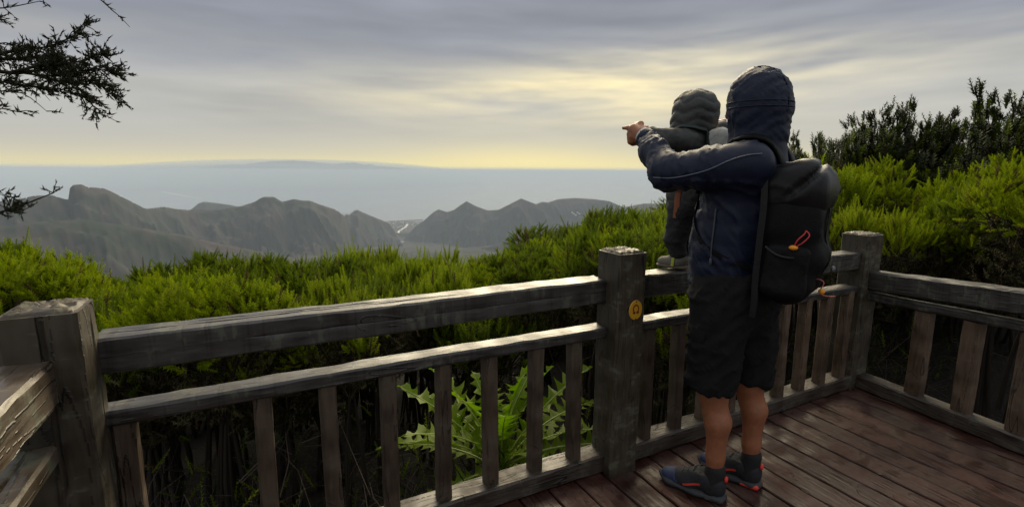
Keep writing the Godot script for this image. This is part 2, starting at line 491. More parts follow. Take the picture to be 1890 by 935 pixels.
func build_coast(_rows: Array) -> void:
	# village at the mouth of the valley
	var white := mat(lin(0.72, 0.70, 0.66), 0.8)
	var ochre := mat(lin(0.60, 0.45, 0.33), 0.8)
	var roof := mat(lin(0.35, 0.20, 0.14), 0.9)
	var dark := mat(lin(0.05, 0.05, 0.06), 0.3)
	var wall := BoxMesh.new(); wall.size = Vector3(15, 14, 13)
	var top := BoxMesh.new(); top.size = Vector3(15.8, 1.2, 13.8)
	var win := BoxMesh.new(); win.size = Vector3(3.0, 3.0, 0.6)
	var r := RandomNumberGenerator.new(); r.seed = 11
	var proto: Node3D = null
	for i in 54:
		var px := r.randf_range(706, 774)
		var py := r.randf_range(407.0, 421.0) if i < 40 else r.randf_range(421, 438)
		if i >= 40: px = lerpf(752, 728, (py - 421) / 17.0) + r.randf_range(-7, 7)
		if py < 409 + absf(px - 742) * 0.16: py += 2.5
		var p := ground_point(px, py, SEA + 9.0)
		var o: Node3D
		if proto == null:
			o = thing("village_house", "small pale flat-roofed house in the village where the valley meets the sea", "house", p, "houses of the coast village")
			part("wall", wall, white, o, Vector3(0, 7, 0))
			part("roof", top, roof, o, Vector3(0, 14.6, 0))
			for q in 2: part("window", win, dark, o, Vector3(-3.5 + q * 7.0, 8, 6.7))
			proto = o
		else:
			o = copy(proto, "village_house")
		var is_ochre := i > 0 and r.randf() < 0.25
		if is_ochre: (o.get_child(0) as MeshInstance3D).material_override = ochre
		o.position = p
		o.rotation.y = r.randf_range(-0.5, 0.5)
		o.scale = Vector3(r.randf_range(0.8, 1.9), r.randf_range(0.7, 1.7), 1.0)
		var size := "long low" if o.scale.x > 1.35 and o.scale.y < 1.2 else "tall" if o.scale.y > 1.2 else "small"
		var place := "along the pale road up the valley" if i >= 40 else "on the slope beside the harbour" if px < 728 or px > 758 else "close to the harbour water"
		var say := "%s %s house %s of the coast village" % [size, "ochre" if is_ochre else "white", place]
		o.set_meta("label", say)
		o.set_meta("group", "village: " + say)
	# a few houses on the far right ridge
	for i in 5:
		var o2 := copy(proto, "village_house")
		o2.position = ground_point(1056 + i * 3.4, 393.0 + (i % 3) * 2.2, 0.0)
		var d := pxdir(1056 + i * 3.4, 393.0 + (i % 3) * 2.2)
		o2.position = EYE + d * 5650.0
		o2.scale = Vector3(1.3, 0.8, 1.2)
		o2.set_meta("label", "small pale house perched on the grey ridge above the valley")
		o2.set_meta("group", "houses on the ridge")
	# breakwater, harbour water line and the pale dry riverbed
	var s := Hull.new()
	var pa := ground_point(712, 408.6, SEA + 3.0)
	var pb := ground_point(780, 405.2, SEA + 3.0)
	var dirv := (pb - pa).normalized()
	var sd := dirv.cross(Vector3.UP).normalized()
	var rings := []
	for k in 13:
		var c := pa.lerp(pb, k / 12.0)
		rings.append(PackedVector3Array([c - sd * 22 + Vector3(0, -8, 0), c - sd * 9 + Vector3(0, 7, 0), c + sd * 9 + Vector3(0, 7, 0), c + sd * 22 + Vector3(0, -8, 0)]))
	s.ring_strip(rings)
	solo("breakwater", mesh_of(s), mat(lin(0.12, 0.115, 0.11), 0.9), "long dark stone breakwater off the coast village", "breakwater")
	var rv := Hull.new()
	var path := [[752, 413], [748, 419], [741, 423], [735, 427], [737, 431], [731, 436], [729, 441], [727, 447]]
	for k in path.size() - 1:
		var w0 := 16.0 - k * 1.2
		var p0 := ground_point(path[k][0], path[k][1], SEA + 12.0 + k * 3.0)
		var p1 := ground_point(path[k + 1][0], path[k + 1][1], SEA + 15.0 + k * 3.0)
		var sv := (p1 - p0).cross(Vector3.UP).normalized() * w0
		rv.quad(p0 - sv, p1 - sv, p1 + sv, p0 + sv)
	setting("valley_road", mesh_of(rv), mat(lin(0.55, 0.53, 0.50), 0.85))
	# ferry and its wake
	var fp0 := ground_point(300, 353.8, SEA)
	var fp1 := ground_point(372, 367.0, SEA)
	var fd := (fp1 - fp0).normalized()
	var fs := fd.cross(Vector3.UP).normalized()
	var wk := Hull.new()
	for k in 10:
		var a := k / 10.0
		var b := (k + 1) / 10.0
		var wa := 16.0 * (1.0 - a) + 5.0
		var wb := 16.0 * (1.0 - b) + 5.0
		wk.quad(fp0.lerp(fp1, a) - fs * wa + Vector3(0, 0.6, 0), fp0.lerp(fp1, b) - fs * wb + Vector3(0, 0.6, 0), fp0.lerp(fp1, b) + fs * wb + Vector3(0, 0.6, 0), fp0.lerp(fp1, a) + fs * wa + Vector3(0, 0.6, 0))
	var wake := setting("wake", mesh_of(wk), mat(lin(0.75, 0.76, 0.76), 0.9))
	wake.set_meta("kind", "stuff")
	wake.set_meta("label", "thin white wake drawn across the sea")
	wake.set_meta("category", "wake")
	var ferry := thing("ferry", "tiny white ferry at the end of its wake on the sea", "ferry", fp0)
	var hull := Hull.new()
	var hr := []
	for k in 7:
		var f := k / 6.0
		var hw := 9.0 * sqrt(maxf(1.0 - pow(f, 3.0), 0.02))
		var cc := -fd * (f * 80.0 - 20.0)
		hr.append(PackedVector3Array([cc - fs * hw * 0.7, cc - fs * hw + Vector3(0, 9, 0), cc + fs * hw + Vector3(0, 9, 0), cc + fs * hw * 0.7]))
	hull.ring_strip(hr)
	part("hull", mesh_of(hull), white, ferry)
	var deckh := BoxMesh.new(); deckh.size = Vector3(12, 8, 40)
	part("cabin", deckh, white, ferry, -fd * 12 + Vector3(0, 13, 0), Basis.looking_at(fd))

# ------------------------------------------------------------------ near ground
var gn := FastNoiseLite.new()
func ground_h(x: float, z: float) -> float:
	var p := Vector3(x, 0, z) - C0
	var s := p.dot(U)
	var t := -p.dot(N)                     # distance out from the railing
	var h := -1.05 - 0.16 * maxf(t, 0.0) - 0.006 * maxf(t, 0.0) * maxf(t, 0.0)
	h += smoothstep(2.2, 7.5, s) * 1.6     # bank on the far side of the corner
	h -= smoothstep(-1.0, -9.0, s) * 0.5
	h += gn.get_noise_2d(x * 6.0, z * 6.0) * 0.25
	h += gn.get_noise_2d(x * 30.0, z * 30.0) * 0.06
	return h
func build_ground() -> void:
	gn.seed = 2
	gn.frequency = 0.06
	var nx := 150
	var nz := 130
	var v := PackedVector3Array()
	var idx := PackedInt32Array()
	for j in nz + 1:
		for i in nx + 1:
			var fx := i / float(nx) * 2.0 - 1.0
			var fz := j / float(nz)
			var x := 32.0 * signf(fx) * pow(absf(fx), 1.6)
			var z := 40.0 - 74.0 * fz
			v.append(Vector3(x, ground_h(x, z), z))
	for j in nz:
		for i in nx:
			var a := j * (nx + 1) + i
			idx.append_array([a, a + nx + 1, a + 1, a + 1, a + nx + 1, a + nx + 2])
	var soil := cloth(Vector3(0.014, 0.011, 0.008), 0.95, 2.0, 40, 1.4, 0.9)
	soil.uv1_world_triplanar = true
	setting("ground", arrays_mesh(v, idx), soil)

# ------------------------------------------------------------------ timber work
var edge_noise := FastNoiseLite.new()
# A sawn timber from a to b. sect: corners of its section (x across, y up), drawn with worn arrises.
func timber_mesh(a: Vector3, b: Vector3, wid: float, hei: float, seed_: float, wear := 0.006, up := Vector3.UP, grooves := [], top_wave := 0.0) -> ArrayMesh:
	var dir := (b - a).normalized()
	var side := dir.cross(up).normalized()
	var upv := side.cross(dir)
	var l := a.distance_to(b)
	var n := maxi(int(l / 0.03), 3)
	var c := wear
	var x := wid / 2.0
	var y := hei / 2.0
	# section, counter-clockwise seen along -dir; each face split so that it can be uneven
	var sec := []
	var faces := [[Vector2(-x, -y), Vector2(x, -y)], [Vector2(x, -y), Vector2(x, y)], [Vector2(x, y), Vector2(-x, y)], [Vector2(-x, y), Vector2(-x, -y)]]
	var strips := []
	for f in 4:
		var p0: Vector2 = faces[f][0]
		var p1: Vector2 = faces[f][1]
		var e := (p1 - p0).normalized()
		var q0 := p0 + e * c
		var q1 := p1 - e * c
		var pts := []
		var stops := [0.0, 0.25, 0.5, 0.75, 1.0]
		for g in grooves:
			if g[0] == f: stops.append_array([g[1] - g[2], g[1], g[1] + g[2]])
		stops.sort()
		for k in stops: pts.append([q0.lerp(q1, k), k, f])
		strips.append(pts)
		var p2: Vector2 = faces[(f + 1) % 4][1]
		var e2 := (p2 - p1).normalized()
		strips.append([[q1, 0.0, -1], [p1 + e2 * c, 1.0, -1]])
	var sk := Hull.new()
	var offs := 0.0
	var rv := RandomNumberGenerator.new()
	rv.seed = int(seed_ * 1000.0) + 5
	var u0 := rv.randf()
	var v0 := rv.randf()
	for st in strips:
		var m: int = st.size()
		var base := sk.v.size()
		var wlen: float = (st[0][0] as Vector2).distance_to(st[m - 1][0])
		for k in n + 1:
			var al := l * k / n
			for j in m:
				var q: Vector2 = st[j][0]
				var wob := Vector2(edge_noise.get_noise_3d(al * 9.0, q.x * 60.0 + seed_ * 7.0, q.y * 60.0), edge_noise.get_noise_3d(al * 9.0, q.x * 60.0 + 40.0, q.y * 60.0 + seed_ * 5.0)) * c * 0.35
				wob += Vector2(edge_noise.get_noise_3d(al * 1.2, seed_, 3.0), edge_noise.get_noise_3d(al * 1.2, seed_, 9.0)) * 0.003
				if top_wave > 0.0 and q.y > 0.0: wob.y += edge_noise.get_noise_3d(al * 5.0, q.x * 12.0, seed_ * 3.0) * top_wave
				for g in grooves:
					if st[j][2] == g[0] and absf(st[j][1] - g[1]) < 0.001:
						var depth: float = g[3] * smoothstep(g[4], g[4] + 0.05, al / l) * smoothstep(g[5], g[5] - 0.05, al / l) * (0.7 + 0.6 * edge_noise.get_noise_2d(al * 20.0, seed_))
						wob += -[Vector2(0, -1), Vector2(1, 0), Vector2(0, 1), Vector2(-1, 0)][g[0]] * depth
				sk.v.append(a + dir * al + side * (q.x + wob.x) + upv * (q.y + wob.y))
				sk.uv.append(Vector2(u0 + al / 1.1, v0 + (offs + wlen * j / (m - 1.0)) / 0.55))
		for k in n:
			for j in m - 1:
				var p := base + k * m + j
				sk.idx.append_array([p, p + m, p + 1, p + 1, p + m, p + m + 1])
		offs += wlen
	# ends
	for e in 2:
		var b0 := sk.v.size()
		var cp := a if e == 0 else b
		var ring := [Vector2(-x + c, -y), Vector2(x - c, -y), Vector2(x, -y + c), Vector2(x, y - c), Vector2(x - c, y), Vector2(-x + c, y), Vector2(-x, y - c), Vector2(-x, -y + c)]
		sk.v.append(cp); sk.uv.append(Vector2(u0, v0))
		for q in ring:
			sk.v.append(cp + side * q.x + upv * q.y); sk.uv.append(Vector2(u0 + q.x / 0.5, v0 + q.y / 0.5))
		for j in 8:
			var w0 := b0 + 1 + j
			var w1 := b0 + 1 + (j + 1) % 8
			sk.idx.append_array([b0, w0, w1] if e == 0 else [b0, w1, w0])
	return mesh_of(sk)

# upright post: weathered, slightly sloped and split top
func post_mesh(w: float, h: float, seed_: float, grooves := []) -> ArrayMesh:
	return timber_mesh(Vector3.ZERO, Vector3(0, h, 0), w, w, seed_, 0.009, N, grooves)
func post_cap(w: float, seed_: float) -> ArrayMesh:        # rough, cracked end grain
	var n := 16
	var v := PackedVector3Array()
	var idx := PackedInt32Array()
	var uv := PackedVector2Array()
	var b := Basis(U, Vector3.UP, N)
	for j in n + 1:
		for i in n + 1:
			var p := Vector2(i / float(n) - 0.5, j / float(n) - 0.5)
			var e := maxf(absf(p.x), absf(p.y)) * 2.0
			var h := 0.010 + edge_noise.get_noise_2d(p.x * 24.0 + seed_ * 50.0, p.y * 70.0) * 0.006 + edge_noise.get_noise_2d(p.x * 14.0 + seed_ * 9.0, p.y * 14.0) * 0.008
			if absf(edge_noise.get_noise_2d(p.x * 16.0 + seed_ * 20.0, p.y * 30.0)) < 0.05: h -= 0.014
			h *= 1.0 - pow(e, 8.0)
			if e > 0.999: h = -0.012
			v.append(b * Vector3(p.x * (w - 0.006), h, p.y * (w - 0.006)))
			uv.append(p * 0.3 + Vector2(seed_, seed_ * 0.7))
	for j in n:
		for i in n:
			var a := j * (n + 1) + i
			idx.append_array([a, a + 1, a + n + 1, a + 1, a + n + 2, a + n + 1])
	return arrays_mesh(v, idx, uv)

func build_deck() -> void:
	var deck := Node3D.new()
	deck.name = numbered("deck")
	deck.set_meta("kind", "structure")
	add_child(deck)
	var mats := [M.plank_a, M.plank_b, M.plank_c]
	var pitch := 0.142
	var i := 0
	var s := -2.35
	while s < 4.3:
		var w := pitch - 0.009
		var sm := s + w / 2.0
		# the planks end at the side railing's slanting edge
		var far := -0.125
		if sm > 2.05: far = -0.06 + (sm - 2.05) * 9.0
		if far < 3.0:
			var a := fp(sm, -0.0175, 3.2)
			var b := fp(sm, -0.0175, far)
			part("plank", timber_mesh(a, b, w, 0.035, 20.0 + i * 1.37, 0.004, Vector3.UP, [], 0.0015), mats[i % 3], deck)
		s += pitch
		i += 1
	# joists under the boards
	for k in 5:
		part("joist", timber_mesh(fp(-2.4, -0.125, -0.02 + k * 0.75), fp(4.2 if k > 2 else 2.05 + k * 0.3, -0.125, -0.02 + k * 0.75), 0.07, 0.16, 60.0 + k), M.timber, deck)

func build_rails() -> void:
	# ---- the railing straight ahead
	var r := thing("wooden_railing", "weathered timber railing with three posts, in front of the man and child", "railing", C0)
	var loc := func(s: float, h: float, t: float) -> Vector3: return U * s + N * t + Vector3(0, h, 0)
	part("post", post_mesh(0.152, 1.022, 1.0, [[1, 0.62, 0.03, 0.006, 0.3, 1.0]]), M.post, r)
	part("post_top", post_cap(0.152, 0.31), M.post, r, Vector3(0, 1.022, 0))
	part("post", post_mesh(0.158, 1.012, 2.0, [[0, 0.45, 0.07, 0.030, 0.55, 1.2], [2, 0.45, 0.06, 0.02, 0.5, 1.2], [1, 0.3, 0.03, 0.006, 0.2, 1.0]]), M.post, r, loc.call(-1.908, 0.0, 0.052))
	part("post_top", post_cap(0.158, 0.77), M.post, r, loc.call(-1.908, 1.012, 0.052))
	part("post", post_mesh(0.165, 0.985, 3.0), M.post, r, loc.call(1.965, 0.0, -0.07))
	part("post_top", post_cap(0.165, 0.55), M.post, r, loc.call(1.965, 0.985, -0.07))
	# grooves: [face, place across, half width, depth, from, to]; face 2 is the top
	part("top_rail", timber_mesh(loc.call(-1.84, 0.849, -0.058), loc.call(-0.07, 0.849, -0.058), 0.115, 0.104, 4.0, 0.007, Vector3.UP, [[2, 0.42, 0.035, 0.020, 0.0, 0.62], [2, 0.70, 0.03, 0.010, 0.12, 0.5], [1, 0.5, 0.03, 0.006, 0.2, 0.9]], 0.0025), M.rail, r)
	part("top_rail", timber_mesh(loc.call(0.07, 0.847, -0.058), loc.call(1.89, 0.827, -0.075), 0.115, 0.104, 5.0, 0.007, Vector3.UP, [[2, 0.55, 0.03, 0.008, 0.2, 0.9]], 0.004), M.rail, r)
	part("mid_rail", timber_mesh(loc.call(-1.84, 0.668, -0.032), loc.call(-0.07, 0.668, -0.032), 0.088, 0.046, 6.0, 0.007, Vector3.UP, [], 0.003), M.rail, r)
	part("mid_rail", timber_mesh(loc.call(0.07, 0.666, -0.032), loc.call(1.89, 0.650, -0.05), 0.088, 0.046, 7.0, 0.007, Vector3.UP, [], 0.003), M.rail, r)
	part("bottom_rail", timber_mesh(loc.call(-1.84, 0.045, -0.03), loc.call(-0.07, 0.045, -0.03), 0.11, 0.086, 8.0, 0.008), M.timber, r)
	part("bottom_rail", timber_mesh(loc.call(0.07, 0.045, -0.03), loc.call(1.89, 0.045, -0.045), 0.11, 0.086, 9.0, 0.008), M.timber, r)
	var kinds := []
	for k in 4: kinds.append(timber_mesh(Vector3.ZERO, Vector3(0, 0.562, 0), 0.054, 0.058, 30.0 + k * 2.3, 0.006, N))
	var rr := RandomNumberGenerator.new(); rr.seed = 4
	var spots := []
	for k in 7: spots.append(-0.212 - 0.205 * k)
	spots.append(-1.80)
	for k in 9: spots.append(0.2 + 0.2 * k)
	for k in spots.size():
		var s: float = spots[k]
		var tilt := Basis(N, rr.randf_range(-0.018, 0.018))
		part("baluster", kinds[k % 4], M.baluster_warm if s > 0.6 else M.baluster, r, loc.call(s, 0.087, -0.028), tilt)
	# ---- the railing past the corner
	var d := Vector3(0.36, 0, 0.933)
	var side := d.cross(Vector3.UP).normalized()
	var c2 := fp(1.985, 0.0, 0.02)
	var r2 := thing("wooden_railing", "timber railing running back from the corner post, with broad balusters and dark gaps", "railing", c2)
	part("top_rail", timber_mesh(Vector3(0, 0.703, 0), d * 2.4 + Vector3(0, 0.853, 0), 0.11, 0.118, 11.0, 0.010, Vector3.UP, [], 0.003), M.rail, r2)
	part("mid_rail", timber_mesh(Vector3(0, 0.602, 0), d * 2.4 + Vector3(0, 0.690, 0), 0.08, 0.046, 12.0, 0.007), M.rail, r2)
	part("bottom_rail", timber_mesh(Vector3(0, 0.045, 0), d * 2.4 + Vector3(0, 0.045, 0), 0.10, 0.086, 13.0, 0.008), M.timber, r2)
	part("post", post_mesh(0.15, 1.0, 14.0), M.post, r2, d * 2.47)
	for k in 10:
		var at := 0.30 + 0.235 * k
		var hgt := 0.575 + at / 2.4 * 0.088 - 0.087
		part("baluster", timber_mesh(Vector3.ZERO, Vector3(0, hgt, 0), 0.055, 0.085, 50.0 + k, 0.006, d), M.baluster_warm, r2, d * at + Vector3(0, 0.087, 0))
	# ---- the railing that comes back past the near post
	var c3 := fp(-1.95, 0.0, 0.132)
	var r3 := thing("wooden_railing", "timber railing with a peeling pale top edge, fixed to the split corner post", "railing", c3)
	part("top_rail", timber_mesh(Vector3(0, 0.838, 0), N * 1.9 + Vector3(0, 0.838, 0), 0.125, 0.120, 15.0, 0.010, Vector3.UP, [[2, 0.5, 0.03, 0.008, 0.0, 0.8]], 0.004), M.rail_worn, r3)
	part("mid_rail", timber_mesh(Vector3(0, 0.652, 0), N * 1.9 + Vector3(0, 0.652, 0), 0.09, 0.05, 16.0, 0.007, Vector3.UP, [[2, 0.45, 0.05, 0.012, 0.0, 0.9]]), M.rail_worn, r3)
	part("bottom_rail", timber_mesh(Vector3(0, 0.045, 0), N * 1.9 + Vector3(0, 0.045, 0), 0.11, 0.086, 17.0, 0.008), M.timber, r3)
	part("post", post_mesh(0.15, 1.0, 18.0), M.post, r3, N * 1.98)
	for k in 8: part("baluster", timber_mesh(Vector3.ZERO, Vector3(0, 0.537, 0), 0.06, 0.07, 80.0 + k, 0.006, U), M.baluster, r3, N * (0.28 + 0.2 * k) + Vector3(0, 0.088, 0))
	build_marker()

func build_marker() -> void:
	# yellow way mark on the middle post
	var o := thing("trail_marker", "small round yellow trail marker with a dark red figure, on the middle post", "sign", fp(0.018, 0.775, 0.0785))
	o.basis = Basis(U, Vector3.UP, N)
	var disc := Hull.new()
	var rings := []
	for k in 4:
		var rr: float = [0.0345, 0.036, 0.036, 0.034][k]
		var zz: float = [0.0, 0.001, 0.003, 0.0045][k]
		var r := PackedVector3Array()
		for j in 28:
			var a := TAU * j / 28
			r.append(Vector3(cos(a) * rr, sin(a) * rr * 1.22, zz))
		rings.append(r)
	disc.ring_strip(rings)
	part("plate", mesh_of(disc), tint("marker_yellow", lin(0.62, 0.32, 0.02), 0.45), o)
	# printed figure: an arch over two rounded blobs, and fixing notches
	var ink := tint("marker_ink", lin(0.16, 0.025, 0.012), 0.5)
	var arch := Hull.new()
	for k in 16:
		var a0 := lerpf(-0.6, PI + 0.6, k / 16.0)
		var a1 := lerpf(-0.6, PI + 0.6, (k + 1) / 16.0)
		var p := func(a: float, r: float) -> Vector3: return Vector3(cos(a) * r, sin(a) * r * 1.15 + 0.006, 0.0052)
		arch.quad(p.call(a0, 0.0115), p.call(a1, 0.0115), p.call(a1, 0.0175), p.call(a0, 0.0175))
	for sx in [-1.0, 1.0]:
		for k in 12:
			var a0 := TAU * k / 12
			var a1 := TAU * (k + 1) / 12
			var c := Vector3(0.0095 * sx, -0.010, 0.0054)
			arch.tri(c, c + Vector3(cos(a0) * 0.0075, sin(a0) * 0.0065, 0), c + Vector3(cos(a1) * 0.0075, sin(a1) * 0.0065, 0))
	part("printed_figure", mesh_of(arch), ink, o)
	for sy in [-1.0, 1.0]:
		var nail := CylinderMesh.new()
		nail.top_radius = 0.0035; nail.bottom_radius = 0.0035; nail.height = 0.003; nail.radial_segments = 10
		part("nail", nail, ink, o, Vector3(0, 0.0385 * sy, 0.005), Basis(Vector3.RIGHT, PI / 2))

# ------------------------------------------------------------------ plants
# one feathery heath shoot: a thin curved stem set with short needles
func add_shoot(h: Hull, base: Vector3, dir: Vector3, length: float, fat: float, needles: int, c: Color, r: RandomNumberGenerator) -> void:
	var side := dir.cross(Vector3(0.31, 0.2, 0.93)).normalized()
	var up := side.cross(dir)
	var bend := (side * r.randf_range(-1, 1) + up * r.randf_range(-1, 1)) * length * 0.16 + Vector3(0, length * 0.10, 0)
	var a0 := r.randf() * TAU
	for k in needles:
		var f := (k + r.randf()) / needles
		var p := base + dir * (length * f) + bend * f * f
		a0 += 2.4
		var out := side * cos(a0) + up * sin(a0)
		var size := fat * (1.0 - 0.72 * f * f) * (0.55 + 0.45 * minf(f * 6.0, 1.0)) * r.randf_range(0.75, 1.25)
		var tip := p + (out * 0.92 + dir * 0.55) * size
		var w := out.cross(dir) * (fat * 0.15)
		h.tri(p - w, tip, p + w, c)
	h.tri(base - side * 0.004, base + dir * length + bend, base + side * 0.004, Color(c.r * 0.8, c.g * 0.6, c.b * 0.8))

func heath_color(r: RandomNumberGenerator, k: int) -> Color:
	var t := r.randf()
	var c: Color
	if k == 0: c = Color(lerpf(0.170, 0.285, t), lerpf(0.230, 0.340, t), lerpf(0.005, 0.010, t))
	elif k == 1: c = Color(lerpf(0.080, 0.165, t), lerpf(0.125, 0.215, t), lerpf(0.007, 0.016, t))
	else: c = Color(lerpf(0.026, 0.055, t), lerpf(0.038, 0.068, t), lerpf(0.016, 0.028, t))
	if k < 2 and r.randf() < 0.09: c = Color(0.085, 0.060, 0.032)
	return c

# a heath bush about 1 m across and 1 m tall, origin at its foot: bare twiggy legs under a deep crown
func make_heath(seed_: int, shoots: int, tone: int, fat: float, spire: float, upright: float) -> Array:
	var r := RandomNumberGenerator.new()
	r.seed = seed_
	var wood := Hull.new()
	var leaf := Hull.new()
	var lobes := []
	var nl := 13
	for i in nl:
		var a := i * 2.39996 + r.randf_range(-0.3, 0.3)
		var q := sqrt((i + 0.5) / nl)
		lobes.append([Vector3(cos(a) * 0.46 * q, r.randf_range(0.62, 0.84) - q * 0.15, sin(a) * 0.46 * q), r.randf_range(0.10, 0.18)])
	for l in lobes:
		var c: Vector3 = l[0]
		var pts := curve_pts([Vector3(c.x * 0.08, 0, c.z * 0.08), Vector3(c.x * 0.35 + r.randf_range(-0.05, 0.05), c.y * 0.45, c.z * 0.4), c], 7)
		var rad_ := PackedFloat32Array()
		for k in 7: rad_.append(lerpf(0.014, 0.005, k / 6.0))
		wood.tube(pts, rad_, 5)
		for k in 5:
			var q := pts[3 + k % 4]
			var e := c + Vector3(r.randf_range(-1, 1), r.randf_range(-0.6, 0.6), r.randf_range(-1, 1)) * (l[1] as float)
			wood.tube(PackedVector3Array([q, q.lerp(e, 0.5) + Vector3(0, 0.02, 0), e]), PackedFloat32Array([0.005, 0.0035, 0.002]), 4)
		for k in 9:                                             # dead side twigs lower down
			var q := pts[1 + k % 4]
			var d := Vector3(r.randfn(), r.randfn() * 0.5 + 0.2, r.randfn()).normalized() * r.randf_range(0.08, 0.24)
			wood.tube(PackedVector3Array([q, q + d * 0.5 + Vector3(0, 0.015, 0), q + d]), PackedFloat32Array([0.003, 0.002, 0.001]), 3)
	var spray := upright < 0.5
	for i in shoots:
		var l: Array = lobes[i % lobes.size()]
		var d := Vector3(r.randfn(), r.randfn() * 0.7 + 0.5, r.randfn()).normalized()
		var p: Vector3 = l[0] + d * (l[1] as float) * pow(r.randf(), 0.4)
		var dir := (d * (1.0 - upright) + Vector3(0, upright, 0) + Vector3(r.randf_range(-0.3, 0.3), 0, r.randf_range(-0.3, 0.3))).normalized()
		var length := r.randf_range(0.06, 0.125)
		if r.randf() < spire: length *= r.randf_range(1.5, 2.4)
		var c := heath_color(r, tone)
		add_shoot(leaf, p, dir, length, fat * r.randf_range(0.8, 1.2), int(length * 400.0), c, r)
		if spray and i % 3 == 0:                                # a forked sprig
			for s in [-1.0, 1.0]:
				var sd: Vector3 = (dir * 0.8 + dir.cross(Vector3.UP).normalized() * s * 0.7).normalized()
				add_shoot(leaf, p + dir * length * 0.35, sd, length * 0.6, fat * 0.8, int(length * 220.0), c, r)
	# dull old growth and dead sprigs inside and below
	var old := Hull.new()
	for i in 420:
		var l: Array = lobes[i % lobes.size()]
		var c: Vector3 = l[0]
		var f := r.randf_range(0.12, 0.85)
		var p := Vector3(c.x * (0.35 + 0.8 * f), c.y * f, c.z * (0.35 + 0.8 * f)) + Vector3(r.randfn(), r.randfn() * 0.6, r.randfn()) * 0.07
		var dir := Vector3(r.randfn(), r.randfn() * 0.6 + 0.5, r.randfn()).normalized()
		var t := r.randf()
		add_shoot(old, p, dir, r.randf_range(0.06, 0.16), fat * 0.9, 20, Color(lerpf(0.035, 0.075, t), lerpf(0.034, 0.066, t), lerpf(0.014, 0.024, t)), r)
	return [mesh_of(wood), mesh_of(leaf, true), mesh_of(old, true)]

func skyline(x: float) -> float:
	var t := [[-300, 392], [0, 404], [60, 418], [105, 455], [130, 486], [180, 490], [300, 478], [440, 468], [560, 484], [640, 476], [760, 462], [850, 466], [915, 486], [965, 452], [1010, 448], [1060, 425], [1100, 400], [1160, 385], [1210, 395], [1270, 385], [1330, 370], [1450, 300], [1520, 290], [1600, 285], [1750, 280], [1900, 268], [2300, 250]]
	for i in t.size() - 1:
		if x < t[i + 1][0]: return lerpf(t[i][1], t[i + 1][1], clampf((x - t[i][0]) / float(t[i + 1][0] - t[i][0]), 0, 1)) - (32.0 if x > 1400.0 else 24.0 if x > 540.0 else 14.0)
	return 220.0

func px_of(p: Vector3) -> Vector2:
	var q := cam_basis.inverse() * (p - EYE)
	return Vector2(945.0 + FOCAL * q.x / -q.z, 467.5 - FOCAL * q.y / -q.z)

